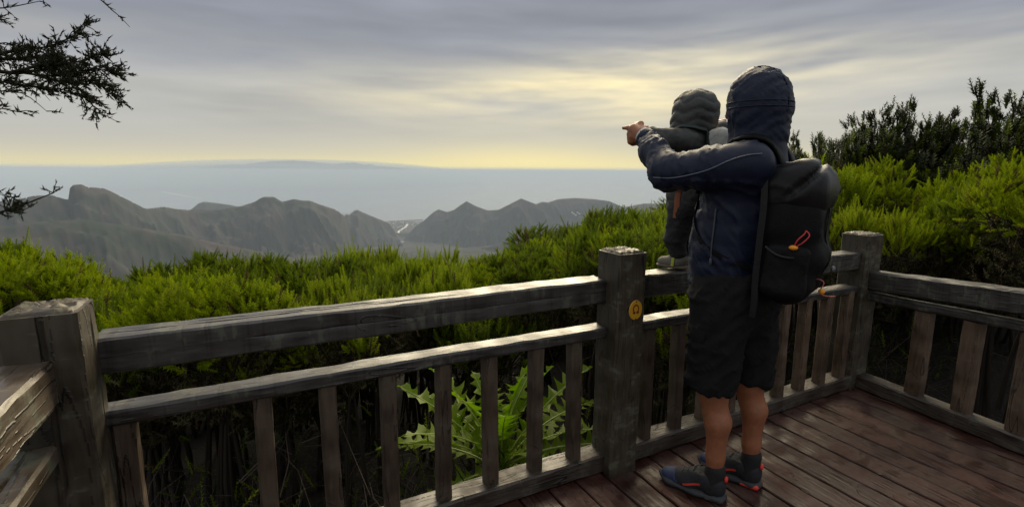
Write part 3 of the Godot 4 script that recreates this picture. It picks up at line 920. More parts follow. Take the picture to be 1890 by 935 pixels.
func build_heath() -> void:
	var leaf_m := mat(Color.WHITE, 0.75, 0.2)
	leaf_m.vertex_color_use_as_albedo = true
	leaf_m.backlight_enabled = true
	leaf_m.backlight = Color(0.95, 1.0, 0.35)
	M.leaf = leaf_m
	M.twig = mat(lin(0.026, 0.020, 0.015), 0.9, 0.3)
	var dark_m := mat(Color.WHITE, 0.7, 0.3)
	dark_m.vertex_color_use_as_albedo = true
	M.dark_leaf = dark_m
	var kinds := []
	for k in 6: kinds.append(make_heath(200 + k * 7, 720, 1 if k == 4 or k == 5 else 0, 0.027 + 0.003 * (k % 3), [0.02, 0.03, 0.09, 0.03, 0.04, 0.06][k], [0.30, 0.38, 0.72, 0.66, 0.32, 0.6][k]))
	var labels := ["bushy bright green heath shrub with feathery upright tips", "rounded yellow-green heath shrub with short dense shoots", "heath shrub with long spiky shoots standing above its crown", "low spreading lime green heath shrub", "deep green heath shrub with brownish dead sprigs", "dull green heath shrub with loose open crown"]
	var short := ["bushy green heath shrub", "rounded yellow-green heath shrub", "spiky-topped heath shrub", "lime green heath shrub", "deep green heath shrub", "loose dull green heath shrub"]
	var protos := []
	var r := RandomNumberGenerator.new()
	r.seed = 77
	var count := 0
	var rows := [[3.3, 0.6], [4.0, 0.62], [4.8, 0.72], [5.8, 0.85], [7.2, 1.05], [9.0, 1.3], [11.5, 1.7], [15.0, 2.3]]
	for row in rows:
		var d0: float = row[0]
		var px := -180.0 + r.randf() * 40.0
		while px < 2080.0:
			var d := d0 * r.randf_range(0.92, 1.08)
			var dirp := pxdir(px, 400.0)
			var x := dirp.x / -dirp.z * d
			var z := -d
			px += float(row[1]) * FOCAL / d * r.randf_range(0.62, 0.9)
			var rel := Vector3(x, 0, z) - C0
			var t := -rel.dot(N)
			var s := rel.dot(U)
			if t < 0.75 and s < 2.35: continue
			if s > 1.95 and s < 2.75 - t * 0.4: continue
			if s >= 2.35 and t < -1.9: continue
			var flat := Vector2(x, z).distance_to(Vector2(-0.05, -3.0))
			if flat < 0.8 or (absf(x + 0.1) < 0.55 and z > -4.3 and z < -2.6): continue                                # room for the thistle
			var near := clampf((9.0 - d) / 6.0, 0.0, 1.0)
			var gh := ground_h(x, z)
			var pxx := px_of(Vector3(x, 0.5, z)).x
			var yy := skyline(pxx) + 2.0 + near * r.randf_range(0.0, 80.0) + r.randf_range(0, 20)
			if r.randf() < 0.22: yy -= r.randf_range(8.0, 34.0)
			if pxx > 1500.0: yy = skyline(pxx) + 12.0 + near * r.randf_range(0.0, 190.0)
			var top := px_z(pxx, yy, z).y
			var rise := clampf(top - gh, 0.5, 3.2)
			var wide: float = clampf(float(row[1]) * 1.3, 0.72, 2.6) * r.randf_range(0.75, 1.3)
			var kk: int = [0, 1, 4, 4, 1, 5][r.randi() % 6] if pxx < 540.0 else [0, 1, 4, 0, 1, 3][r.randi() % 6] if pxx > 1480.0 else [2, 3, 5, 2, 4, 0][r.randi() % 6]
			var o: Node3D
			while protos.size() < 6: protos.append(null)
			if protos[kk] == null:
				o = thing("heath_shrub", labels[kk], "shrub", Vector3.ZERO, "heath shrubs of one look beyond the railing, kind %s" % ["a", "b", "c", "d", "e", "f"][kk])
				part("stems", kinds[kk][0], M.twig, o)
				part("foliage", kinds[kk][1], M.leaf, o)
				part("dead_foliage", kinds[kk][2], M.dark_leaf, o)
				protos[kk] = o
			else:
				o = copy(protos[kk], "heath_shrub")
			# crowns are wider than tall; a tall bush stands on longer stems rising from the slope
			var tall: float = kinds[kk][1].get_aabb().end.y
			var sy := rise / tall
			var lift := 0.0
			if sy > wide * 1.2:
				lift = rise - wide * 1.2 * tall
				sy = wide * 1.2
			o.position = Vector3(x, gh + lift - 0.05, z)
			o.rotation.y = r.randf() * TAU
			o.scale = Vector3(wide, sy, wide)
			var zone := "beside the split corner post" if pxx < 190.0 else "behind the long top rail" if pxx < 560.0 else "before the marked post" if pxx < 1100.0 else "behind the man and child" if pxx < 1450.0 else "beyond the far corner post" if pxx < 1650.0 else "on the bank past the corner"
			var depth := "close to the railing" if d < 4.4 else "mid thicket" if d < 8.0 else "back of the thicket"
			var say := "%s, %s, %s" % [short[kk], depth, zone]
			o.set_meta("label", say)
			o.set_meta("group", "heath: " + say)
			if lift > 0.05:
				var st := Hull.new()
				for q in 4:
					var a := q * 1.7 + r.randf()
					st.tube(curve_pts([Vector3(cos(a) * 0.12, -lift / sy - 0.03, sin(a) * 0.12), Vector3(cos(a + 0.6) * 0.1, -lift / sy * 0.5, sin(a + 0.6) * 0.1), Vector3(cos(a) * 0.02, 0.06, sin(a) * 0.02)], 6), PackedFloat32Array([0.022, 0.02, 0.018, 0.016, 0.014, 0.012]), 5)
				part("trunk", mesh_of(st), M.twig, o)
			count += 1
	print("shrubs ", count)

# tall heath trees on the bank
func build_bank_trees() -> void:
	var kinds := []
	for k in 3:
		var r := RandomNumberGenerator.new()
		r.seed = 900 + k
		var wood := Hull.new()
		var leaf := Hull.new()
		wood.tube(curve_pts([Vector3.ZERO, Vector3(0.03, 0.3, 0.02), Vector3(-0.02, 0.6, 0.0), Vector3(0.0, 0.8, 0)], 8), PackedFloat32Array([0.035, 0.032, 0.028, 0.024, 0.02, 0.016, 0.012, 0.008]), 6)
		for i in 20:
			var a := i * 2.4 + r.randf()
			var y0 := r.randf_range(0.18, 0.6)
			var reach := r.randf_range(0.12, 0.34)
			var e := Vector3(cos(a) * reach, y0 + r.randf_range(0.22, 0.40), sin(a) * reach)
			if i < 5: e = Vector3(cos(a) * reach * 0.5, r.randf_range(0.75, 0.95), sin(a) * reach * 0.5)
			var pts := curve_pts([Vector3(0, y0, 0), Vector3(e.x * 0.6, lerpf(y0, e.y, 0.35), e.z * 0.6), e], 6)
			wood.tube(pts, PackedFloat32Array([0.012, 0.010, 0.008, 0.006, 0.005, 0.003]), 5)
			for j in 44:
				var q := pts[1 + j % 5] + Vector3(r.randfn(), r.randfn(), r.randfn()) * 0.016
				var dir := (Vector3(cos(a) * 0.3, 1.0, sin(a) * 0.3) + Vector3(r.randfn(), 0, r.randfn()) * 0.28).normalized()
				add_shoot(leaf, q, dir, r.randf_range(0.04, 0.085), 0.028, 26, heath_color(r, 2 if r.randf() < 0.7 else 1), r)
		kinds.append([mesh_of(wood), mesh_of(leaf, true)])
	# [pixel x, pixel y of the top, distance, width]
	var list := [[1505, 250, 8.5, 0, "slim dark heath tree just past the hiker's rucksack"], [1545, 262, 8.0, 1, "short dark heath tree between two slimmer ones on the bank"], [1580, 238, 7.6, 0, "narrow dark heath tree at the edge of the tall clump"], [1615, 200, 7.2, 1, "dark heath tree with a leaning tip on the bank"], [1655, 196, 7.0, 2, "tall bushy dark heath tree in the middle of the clump"], [1692, 184, 6.8, 1, "tallest tree of the dark heath clump on the bank"], [1735, 200, 7.0, 2, "dark heath tree with two upright tips beside the tallest"],
		[1775, 232, 7.4, 0, "low dark heath tree where the clump thins out"], [1835, 190, 6.4, 2, "open grey heath tree with bare branches showing"], [1885, 128, 5.8, 1, "big dark heath tree rising above all others on the bank"], [1960, 150, 6.2, 2, "dark heath tree behind the big one on the bank"]]
	for i in list.size():
		var a: Array = list[i]
		var d: float = a[2]
		var tp := px_z(a[0], a[1], -d)
		var gh := ground_h(tp.x, tp.z) - 0.05
		var hgt := tp.y - gh
		var o := thing("heath_tree", a[4], "tree", Vector3(tp.x, gh, tp.z), "dark heath trees on the bank")
		part("trunk", kinds[a[3]][0], M.twig, o)
		part("crown", kinds[a[3]][1], M.dark_leaf, o)
		o.scale = Vector3(hgt * 0.9, hgt, hgt * 0.9)
		o.rotation.y = i * 1.3

# the limb of an old tree that hangs into the view, and the tree it belongs to
func twig_spray(wood: Hull, leaf: Hull, ctrl: Array, r0: float, r1: float, leafy: float, r: RandomNumberGenerator, size := 1.0) -> void:
	var n := 12
	var pts := curve_pts(ctrl, n)
	var rr := PackedFloat32Array()
	for k in n: rr.append(lerpf(r0, r1, k / (n - 1.0)))
	wood.tube(pts, rr, 6)
	if leafy <= 0.0: return
	var dirm := (pts[n - 1] - pts[0]).normalized()
	for i in int(26 * leafy):
		var k := r.randi_range(3, n - 1)
		var p := pts[k]
		var dir := (dirm * 0.8 + Vector3(r.randfn() * 0.6, r.randfn() * 0.55 + 0.1, r.randfn() * 0.6)).normalized()
		var len := r.randf_range(0.05, 0.13) * size
		var q := p + dir * len + Vector3(0, r.randf_range(-0.02, 0.01), 0)
		wood.tube(PackedVector3Array([p, p.lerp(q, 0.5) + Vector3(0, 0.006, 0), q]), PackedFloat32Array([0.0028, 0.002, 0.0012]), 4)
		for j in 5:
			var b := p.lerp(q, r.randf_range(0.25, 1.0))
			var dd := (dir * 0.7 + Vector3(r.randfn() * 0.5, r.randfn() * 0.5 + 0.15, r.randfn() * 0.5)).normalized()
			add_shoot(leaf, b, dd, r.randf_range(0.018, 0.045) * size, 0.0085, 12, heath_color(r, 2), r)

func build_old_tree() -> void:
	var r := RandomNumberGenerator.new()
	r.seed = 31
	var z := -2.7
	var foot := Vector3(-4.35, ground_h(-4.35, -2.9) - 0.1, -2.9)
	var o := thing("overhanging_tree", "old dark tree whose needle-covered limb hangs into the sky beside the railing", "tree", foot)
	var wood := Hull.new()
	wood.tube(curve_pts([Vector3.ZERO, Vector3(0.1, 1.2, 0.05), Vector3(-0.05, 2.4, 0.0), Vector3(0.15, 3.6, 0.1), Vector3(0.1, 4.8, 0)], 14), PackedFloat32Array([0.19, 0.17, 0.15, 0.14, 0.13, 0.12, 0.11, 0.10, 0.09, 0.08, 0.06, 0.05, 0.04, 0.02]), 9)
	part("trunk", mesh_of(wood), M.twig, o)
	var P := func(x: float, y: float, dz := 0.0) -> Vector3: return px_z(x, y, z + dz) - foot
	var limbs := [
		[[foot * 0 + Vector3(0.05, 3.0, 0.0), P.call(-420, 150), P.call(-150, 120), P.call(20, 135), P.call(100, 125)], 0.040, 0.006, 1.6],
		[[P.call(-60, 118), P.call(20, 95), P.call(90, 85), P.call(140, 62), P.call(152, 45)], 0.008, 0.002, 2.2],
		[[P.call(20, 133), P.call(80, 120, 0.05), P.call(140, 115, 0.05), P.call(185, 100), P.call(203, 104)], 0.008, 0.002, 3.0],
		[[P.call(40, 134), P.call(100, 140, -0.05), P.call(150, 130), P.call(195, 128), P.call(210, 136)], 0.007, 0.002, 2.8],
		[[P.call(50, 134), P.call(110, 150, 0.06), P.call(160, 150, 0.04), P.call(190, 160), P.call(210, 180)], 0.007, 0.002, 2.6],
		[[P.call(-80, 135), P.call(0, 150), P.call(60, 160), P.call(110, 168), P.call(150, 178)], 0.008, 0.002, 2.4],
		[[P.call(120, 150), P.call(150, 165), P.call(165, 185), P.call(178, 208)], 0.004, 0.0015, 0.9],
		[[P.call(-80, 110), P.call(0, 110), P.call(50, 108), P.call(100, 100, 0.05)], 0.008, 0.003, 2.6],
		[[P.call(-100, 170), P.call(-20, 168), P.call(40, 172), P.call(85, 205)], 0.006, 0.0012, 0.25],
		[[P.call(-120, 215), P.call(-40, 200), P.call(0, 200), P.call(30, 206)], 0.006, 0.002, 0.5],
		[[P.call(-160, 60), P.call(-60, 20), P.call(10, 14), P.call(72, 2)], 0.007, 0.0015, 0.35],
		[[P.call(-100, 30), P.call(-20, 30), P.call(10, 38), P.call(28, 44)], 0.004, 0.0012, 0.2],
		[[P.call(60, -60), P.call(130, -35), P.call(170, -12), P.call(203, 16)], 0.005, 0.0012, 0.25],
		[[P.call(-200, 60), P.call(-60, 75), P.call(10, 82), P.call(38, 90)], 0.006, 0.0015, 0.6],
		[[foot * 0 + Vector3(0.05, 1.4, 0.0), P.call(-330, 440), P.call(-140, 420), P.call(0, 393), P.call(45, 372), P.call(97, 356)], 0.026, 0.003, 1.2],
		[[P.call(-100, 412), P.call(-30, 400), P.call(15, 388), P.call(50, 384)], 0.006, 0.002, 0.9],
		[[P.call(-100, 385), P.call(-40, 366), P.call(0, 358), P.call(20, 364)], 0.005, 0.0015, 0.5],
	]
	for l in limbs:
		var w := Hull.new()
		var f := Hull.new()
		twig_spray(w, f, l[0], l[1], l[2], l[3] * 1.5, r, 0.72)
		var lb := part("limb", mesh_of(w), M.twig, o)
		if f.v.size(): part("foliage", mesh_of(f, true), M.dark_leaf, lb)

# giant sow thistle: deeply cut leaves with pale ribs
func thistle_leaf(length: float, width: float, arch: float, lobes: int, seed_: int) -> Array:
	var r := RandomNumberGenerator.new()
	r.seed = seed_
	var blade := Hull.new()
	var per := 7
	var n := lobes * per
	var mid := []
	var jit := []
	for k in lobes + 1: jit.append(r.randf_range(0.75, 1.2))
	for k in n + 1:
		var u := k / float(n)
		mid.append(Vector3(0, length * (u - arch * 0.25 * u * u), -length * arch * u * u * 0.75))
	for sgn in [-1.0, 1.0]:
		var base := blade.v.size()
		for k in n + 1:
			var u := k / float(n)
			var ph := fposmod(u * lobes + (0.18 if sgn > 0.0 else 0.0), 1.0)
			var li := clampi(int(u * lobes), 0, lobes)
			# lobes sweep out to a point, with a small tooth on the way, then cut back to the rib
			var cut := 0.0
			if ph < 0.62: cut = 0.16 + 0.84 * pow(ph / 0.62, 1.3)
			else: cut = 1.0 - 0.86 * pow((ph - 0.62) / 0.38, 0.6)
			if ph > 0.3 and ph < 0.42: cut += 0.14
			var env := pow(sin(PI * pow(clampf(u * 0.93 + 0.05, 0.0, 1.0), 1.25)), 0.75)
			var hw: float = width * env * cut * jit[li] + 0.004
			if u > 0.985: hw = 0.001
			var m: Vector3 = mid[k]
			var back := -0.35 * hw * (1.0 if ph < 0.7 else 0.6)
			for j in 3:
				var q := j / 2.0
				var fold := hw * q * 0.28 + sin(u * 31.0 + sgn + seed_) * 0.012 * q
				blade.v.append(m + Vector3(sgn * hw * q, -back * q * 0.5, fold))
				blade.uv.append(Vector2(q, u))
				var g := r.randf_range(0.9, 1.1)
				blade.col.append(Color(0.175 * g, 0.250 * g, 0.014 * g))
		for k in n:
			for j in 2:
				var a := base + k * 3 + j
				blade.idx.append_array([a, a + 1, a + 3, a + 1, a + 4, a + 3] if sgn > 0.0 else [a, a + 3, a + 1, a + 1, a + 3, a + 4])
	var rib := Hull.new()
	var pts := PackedVector3Array()
	var rr := PackedFloat32Array()
	for k in range(0, n + 1, 3):
		pts.append(mid[k] + Vector3(0, 0, 0.002))
		rr.append(lerpf(0.0075, 0.0012, k / float(n)))
	rib.tube(pts, rr, 5)
	return [mesh_of(blade, true), mesh_of(rib)]

func build_thistle() -> void:
	var z := -3.02
	var foot := px_z(925, 858, z)
	foot.y = ground_h(foot.x, foot.z) - 0.03
	var hub := px_z(925, 868, z) - foot
	var o := thing("sow_thistle", "big sow thistle with bright green jagged leaves, behind the balusters", "plant", foot)
	var st := Hull.new()
	st.tube(curve_pts([Vector3(0.05, 0, 0.02), Vector3(-0.03, hub.y * 0.5, 0), hub], 8), PackedFloat32Array([0.022, 0.021, 0.02, 0.019, 0.018, 0.017, 0.016, 0.014]), 7)
	part("stem", mesh_of(st), mat(lin(0.08, 0.07, 0.035), 0.8), o)
	var blade_m := mat(Color.WHITE, 0.5, 0.4)
	blade_m.vertex_color_use_as_albedo = true
	blade_m.backlight_enabled = true
	blade_m.backlight = Color(0.85, 1.0, 0.2)
	var rib_m := mat(lin(0.30, 0.36, 0.10), 0.5)
	var kinds := []
	for k in 5: kinds.append(thistle_leaf([0.78, 0.72, 0.66, 0.76, 0.56][k], [0.105, 0.115, 0.10, 0.11, 0.095][k], [0.35, 0.55, 0.8, 0.65, 0.95][k], [13, 12, 12, 13, 11][k], 60 + k))
	# [azimuth of the lean: 0 towards the lens, 90 to the picture's right; lean from upright; kind; scale]
	var set := [[100, 78, 2, 1.02], [255, 76, 3, 1.02], [262, 34, 0, 1.0], [300, 22, 1, 1.02], [60, 14, 0, 1.06], [150, 16, 1, 1.0], [88, 52, 3, 1.04], [240, 50, 1, 0.95], [20, 60, 4, 1.0], [340, 66, 4, 0.9], [200, 40, 2, 0.95], [110, 26, 0, 0.92], [290, 88, 4, 1.15], [60, 84, 4, 1.1], [270, 60, 3, 1.0], [180, 70, 3, 1.0], [225, 20, 1, 0.9], [35, 36, 2, 0.8], [95, 40, 0, 1.1], [75, 66, 1, 1.15], [280, 46, 0, 1.1], [310, 40, 3, 1.0], [5, 24, 1, 0.95], [120, 60, 3, 1.1]]
	for i in set.size():
		var a: Array = set[i]
		var az := deg_to_rad(a[0])
		# blade grows along +y and arches towards -z; turn -z towards the lean
		var out := Vector3(sin(az), 0, cos(az))
		var b := Basis(out.cross(Vector3.UP), Vector3.UP, -out).orthonormalized()
		b = Basis(out.cross(Vector3.UP).normalized(), -deg_to_rad(a[1] - 15.0)) * b
		b = b * Basis(Vector3.UP, deg_to_rad((i % 5 - 2) * 9.0))
		b = b.scaled_local(Vector3.ONE * float(a[3]) * 1.12)
		var lf := part("leaf", kinds[a[2]][0], blade_m, o, hub + Vector3(0, -0.02 + 0.012 * (i % 4), 0), b)
		part("midrib", kinds[a[2]][1], rib_m, lf)

# fallen and dead twigs under the heath
func build_undergrowth() -> void:
	var r := RandomNumberGenerator.new()
	r.seed = 55
	var h := Hull.new()
	for i in 3600:
		var s := r.randf_range(-3.2, 4.5)
		var t := -r.randf_range(0.25, 3.0)
		var p := fp(s, 0, t)
		p.y = ground_h(p.x, p.z) + r.randf_range(0.0, 0.85) * r.randf()
		var d := Vector3(r.randfn(), r.randfn() * 0.7 + 0.3, r.randfn()).normalized()
		var l := r.randf_range(0.12, 0.55)
		var mid := p + d * l * 0.5 + Vector3(r.randfn(), r.randfn(), r.randfn()) * l * 0.08
		var w := r.randf_range(0.0012, 0.0045)
		h.tube(PackedVector3Array([p, mid, p + d * l]), PackedFloat32Array([w, w * 0.8, w * 0.4]), 3, Color(0.06, 0.046, 0.034) * r.randf_range(0.4, 1.5), false)
	var wm := mat(Color.WHITE, 0.85)
	wm.vertex_color_use_as_albedo = true
	var o := setting("dead_twigs", mesh_of(h, true), wm)
	o.set_meta("kind", "stuff")
	o.set_meta("label", "tangle of dead brown twigs under the heath below the railing")
	o.set_meta("category", "undergrowth")
	var g := Hull.new()
	for i in 2200:
		var s := r.randf_range(-3.0, 4.5)
		var t := -r.randf_range(0.3, 2.2)
		var p := fp(s, 0, t)
		p.y = ground_h(p.x, p.z) + r.randf_range(0.0, 1.15) * r.randf()
		var d := Vector3(r.randfn() * 0.6, 1.0, r.randfn() * 0.6).normalized()
		add_shoot(g, p, d, r.randf_range(0.08, 0.2), 0.026, 26, heath_color(r, 1 if r.randf() < 0.4 else 2), r)
	var o2 := setting("low_heath", mesh_of(g, true), M.leaf)
	o2.set_meta("kind", "stuff")
	o2.set_meta("label", "sparse green heath sprigs among the dead twigs")
	o2.set_meta("category", "undergrowth")

# ------------------------------------------------------------------ soft shapes: bones joined by a smooth minimum, meshed as surface nets
# bone: [a, b, ra, rb, (axis, factor)]  tapered capsule, squashed along axis by factor
# box:  ["box", centre, basis, half, radius]
func bone_d(b: Array, p: Vector3) -> float:
	if b[0] is String:
		var q: Vector3 = (p - (b[1] as Vector3)) * (b[2] as Basis)
		q = q.abs() - (b[3] as Vector3)
		return Vector3(maxf(q.x, 0), maxf(q.y, 0), maxf(q.z, 0)).length() + minf(maxf(q.x, maxf(q.y, q.z)), 0.0) - (b[4] as float)
	var a: Vector3 = b[0]
	var ab: Vector3 = b[1] - a
	var pa := p - a
	var sq := 1.0
	if b.size() > 4:
		var ax: Vector3 = b[4]
		var f: float = b[5]
		pa += ax * (pa.dot(ax) * (1.0 / f - 1.0))
		ab += ax * (ab.dot(ax) * (1.0 / f - 1.0))
		sq = lerpf(1.0, f, 0.5)
	var t := clampf(pa.dot(ab) / maxf(ab.length_squared(), 1e-9), 0.0, 1.0)
	return ((pa - ab * t).length() - lerpf(b[2], b[3], t)) * sq
func field(bones: Array, k: float, p: Vector3) -> float:
	var s := 0.0
	for b in bones: s += exp(-bone_d(b, p) / k)
	return -k * log(maxf(s, 1e-30))
func snap(bones: Array, k: float, p: Vector3, off := 0.0) -> Vector3:      # onto the surface
	var e := 0.002
	for i in 7:
		var d := field(bones, k, p)
		var g := Vector3(field(bones, k, p + Vector3(e, 0, 0)) - d, field(bones, k, p + Vector3(0, e, 0)) - d, field(bones, k, p + Vector3(0, 0, e)) - d) / e
		p -= g.normalized() * clampf((d - off) / maxf(g.length(), 0.3), -0.03, 0.03)
	return p

func blob(h: Hull, bones: Array, cell: float, k: float, clips := [], disp = null) -> void:
	var lo := Vector3.ONE * 1e9
	var hi := -lo
	var reach := []
	for b in bones:
		var l0: Vector3
		var h0: Vector3
		if b[0] is String:
			var ex: Vector3 = b[3]
			var m: Basis = b[2]
			var r := Vector3(absf(m.x.x) * ex.x + absf(m.y.x) * ex.y + absf(m.z.x) * ex.z, absf(m.x.y) * ex.x + absf(m.y.y) * ex.y + absf(m.z.y) * ex.z, absf(m.x.z) * ex.x + absf(m.y.z) * ex.y + absf(m.z.z) * ex.z) + Vector3.ONE * (b[4] as float)
			l0 = b[1] - r
			h0 = b[1] + r
		else:
			var m := maxf(b[2], b[3])
			if b.size() > 4 and (b[5] as float) > 1.0: m *= b[5]
			l0 = (b[0] as Vector3).min(b[1]) - Vector3.ONE * m
			h0 = (b[0] as Vector3).max(b[1]) + Vector3.ONE * m
		var pad := Vector3.ONE * (k * 4.0 + cell * 2.0)
		l0 -= pad
		h0 += pad
		reach.append([l0, h0])
		lo = lo.min(l0)
		hi = hi.max(h0)
	var nx := int((hi.x - lo.x) / cell) + 2
	var ny := int((hi.y - lo.y) / cell) + 2
	var nz := int((hi.z - lo.z) / cell) + 2
	var f := PackedFloat32Array()
	f.resize(nx * ny * nz)
	for n in bones.size():
		var b: Array = bones[n]
		var i0: Vector3i = Vector3i(((reach[n][0] - lo) / cell).floor()).max(Vector3i.ZERO)
		var i1: Vector3i = Vector3i(((reach[n][1] - lo) / cell).ceil()).min(Vector3i(nx - 1, ny - 1, nz - 1))
		for z in range(i0.z, i1.z + 1):
			for y in range(i0.y, i1.y + 1):
				var at := (z * ny + y) * nx
				for x in range(i0.x, i1.x + 1):
					var d := bone_d(b, lo + Vector3(x, y, z) * cell)
					f[at + x] += exp(-maxf(d, -k * 20.0) / k)
	for i in f.size(): f[i] = -k * log(f[i]) if f[i] > 1e-12 else 1.0
	if clips.size():
		for z in nz:
			for y in ny:
				for x in nx:
					var i := (z * ny + y) * nx + x
					if f[i] < cell * 3.0:
						var p := lo + Vector3(x, y, z) * cell
						for c in clips: f[i] = maxf(f[i], (p - (c[0] as Vector3)).dot(c[1]))
	var id := {}
	var base := h.v.size()
	var corner := [0, 1, nx, nx + 1, nx * ny, nx * ny + 1, nx * ny + nx, nx * ny + nx + 1]
	var offs := [Vector3(0, 0, 0), Vector3(1, 0, 0), Vector3(0, 1, 0), Vector3(1, 1, 0), Vector3(0, 0, 1), Vector3(1, 0, 1), Vector3(0, 1, 1), Vector3(1, 1, 1)]
	var edges := [[0, 1], [2, 3], [4, 5], [6, 7], [0, 2], [1, 3], [4, 6], [5, 7], [0, 4], [1, 5], [2, 6], [3, 7]]
	var lim := cell * 1.8
	for z in nz - 1:
		for y in ny - 1:
			var at := (z * ny + y) * nx
			for x in nx - 1:
				var i := at + x
				if absf(f[i]) > lim: continue
				var neg := 0
				for c in 8:
					if f[i + corner[c]] < 0.0: neg += 1
				if neg == 0 or neg == 8: continue
				var sum := Vector3.ZERO
				var cnt := 0
				for e in edges:
					var a: float = f[i + corner[e[0]]]
					var b: float = f[i + corner[e[1]]]
					if (a < 0.0) != (b < 0.0):
						sum += (offs[e[0]] as Vector3).lerp(offs[e[1]], a / (a - b))
						cnt += 1
				id[i] = h.v.size()
				h.v.append(lo + (Vector3(x, y, z) + sum / cnt) * cell)
				h.uv.append(Vector2.ZERO)
				h.col.append(Color.WHITE)
	var first := h.idx.size()
	for i in id:
		var x: int = i % nx
		var y: int = (i / nx) % ny
		var z: int = i / (nx * ny)
		var s: float = f[i]
		for ax in 3:
			var st: int = [1, nx, nx * ny][ax]
			var o: float = f[i + st]
			if (s < 0.0) == (o < 0.0): continue
			var u: int = [nx, nx * ny, 1][ax]
			var w: int = [nx * ny, 1, nx][ax]
			if not (id.has(i - u) and id.has(i - w) and id.has(i - u - w)): continue
			var q0: int = id[i]
			var q1: int = id[i - u]
			var q2: int = id[i - u - w]
			var q3: int = id[i - w]
			h.idx.append_array([q0, q2, q1, q0, q3, q2] if s < 0.0 else [q0, q1, q2, q0, q2, q3])
	if disp != null:
		var nrm := PackedVector3Array()
		nrm.resize(h.v.size() - base)
		for i in range(first, h.idx.size(), 3):
			var a := h.v[h.idx[i]]
			var nn := (h.v[h.idx[i + 2]] - a).cross(h.v[h.idx[i + 1]] - a)
			for q in 3: nrm[h.idx[i + q] - base] += nn
		for i in nrm.size():
			var n := nrm[i].normalized()
			h.v[base + i] += n * float(disp.call(h.v[base + i], n))

func blob_mesh(bones: Array, cell: float, k: float, clips := [], disp = null) -> ArrayMesh:
	var h := Hull.new()
	blob(h, bones, cell, k, clips, disp)
	return mesh_of(h)
# flat webbing laid along points; up = outward direction of its face at each point
func ribbon(pts: PackedVector3Array, wid: float, thick: float, out: Callable) -> ArrayMesh:
	var h := Hull.new()
	var rings := []
	for k in pts.size():
		var t := (pts[mini(k + 1, pts.size() - 1)] - pts[maxi(k - 1, 0)]).normalized()
		var n: Vector3 = out.call(pts[k])
		n = (n - t * n.dot(t)).normalized()
		var s := t.cross(n)
		rings.append(PackedVector3Array([pts[k] - s * wid / 2, pts[k] - s * wid / 2 + n * thick, pts[k] + s * wid / 2 + n * thick, pts[k] + s * wid / 2]))
	h.ring_strip(rings)
	return mesh_of(h)
func wire(ctrl: Array, r: float, n := 14, sides := 6) -> ArrayMesh:
	var h := Hull.new()
	var rr := PackedFloat32Array()
	for k in n: rr.append(r)
	h.tube(curve_pts(ctrl, n), rr, sides)
	return mesh_of(h)
func ball(c: Vector3, r: Vector3, b := Basis.IDENTITY) -> ArrayMesh:
	var h := Hull.new()
	var rings := []
	for k in 9:
		var e := lerpf(-PI / 2 * 0.98, PI / 2 * 0.98, k / 8.0)
		var ring := PackedVector3Array()
		for j in 14:
			var a := TAU * j / 14
			ring.append(c + b * Vector3(cos(a) * cos(e) * r.x, sin(e) * r.y, -sin(a) * cos(e) * r.z))
		rings.append(ring)
	h.ring_strip(rings)
	return mesh_of(h)

# ------------------------------------------------------------------ the two people
const PL := Vector3(-0.6392, 0, 0.769)      # their left
const PF := Vector3(-0.769, 0, -0.6392)     # the way they face
const MAN := Vector3(0.93, 0, -2.0)
const CHILD := Vector3(0.84, 0, -2.42)
func local_px(o: Vector3, x: float, y: float, l: float) -> Vector3:      # pixel on the plane l of a person -> (left, up, forward)
	var d := pxdir(x, y)
	var t := (l - (EYE - o).dot(PL)) / d.dot(PL)
	var p := EYE + d * t - o
	return Vector3(p.dot(PL), p.y, p.dot(PF))

func finger(bones: Array, pts: Array, r0: float, r1: float) -> void:
	for k in pts.size() - 1:
		bones.append([pts[k], pts[k + 1], lerpf(r0, r1, k / float(pts.size() - 1)), lerpf(r0, r1, (k + 1) / float(pts.size() - 1))])

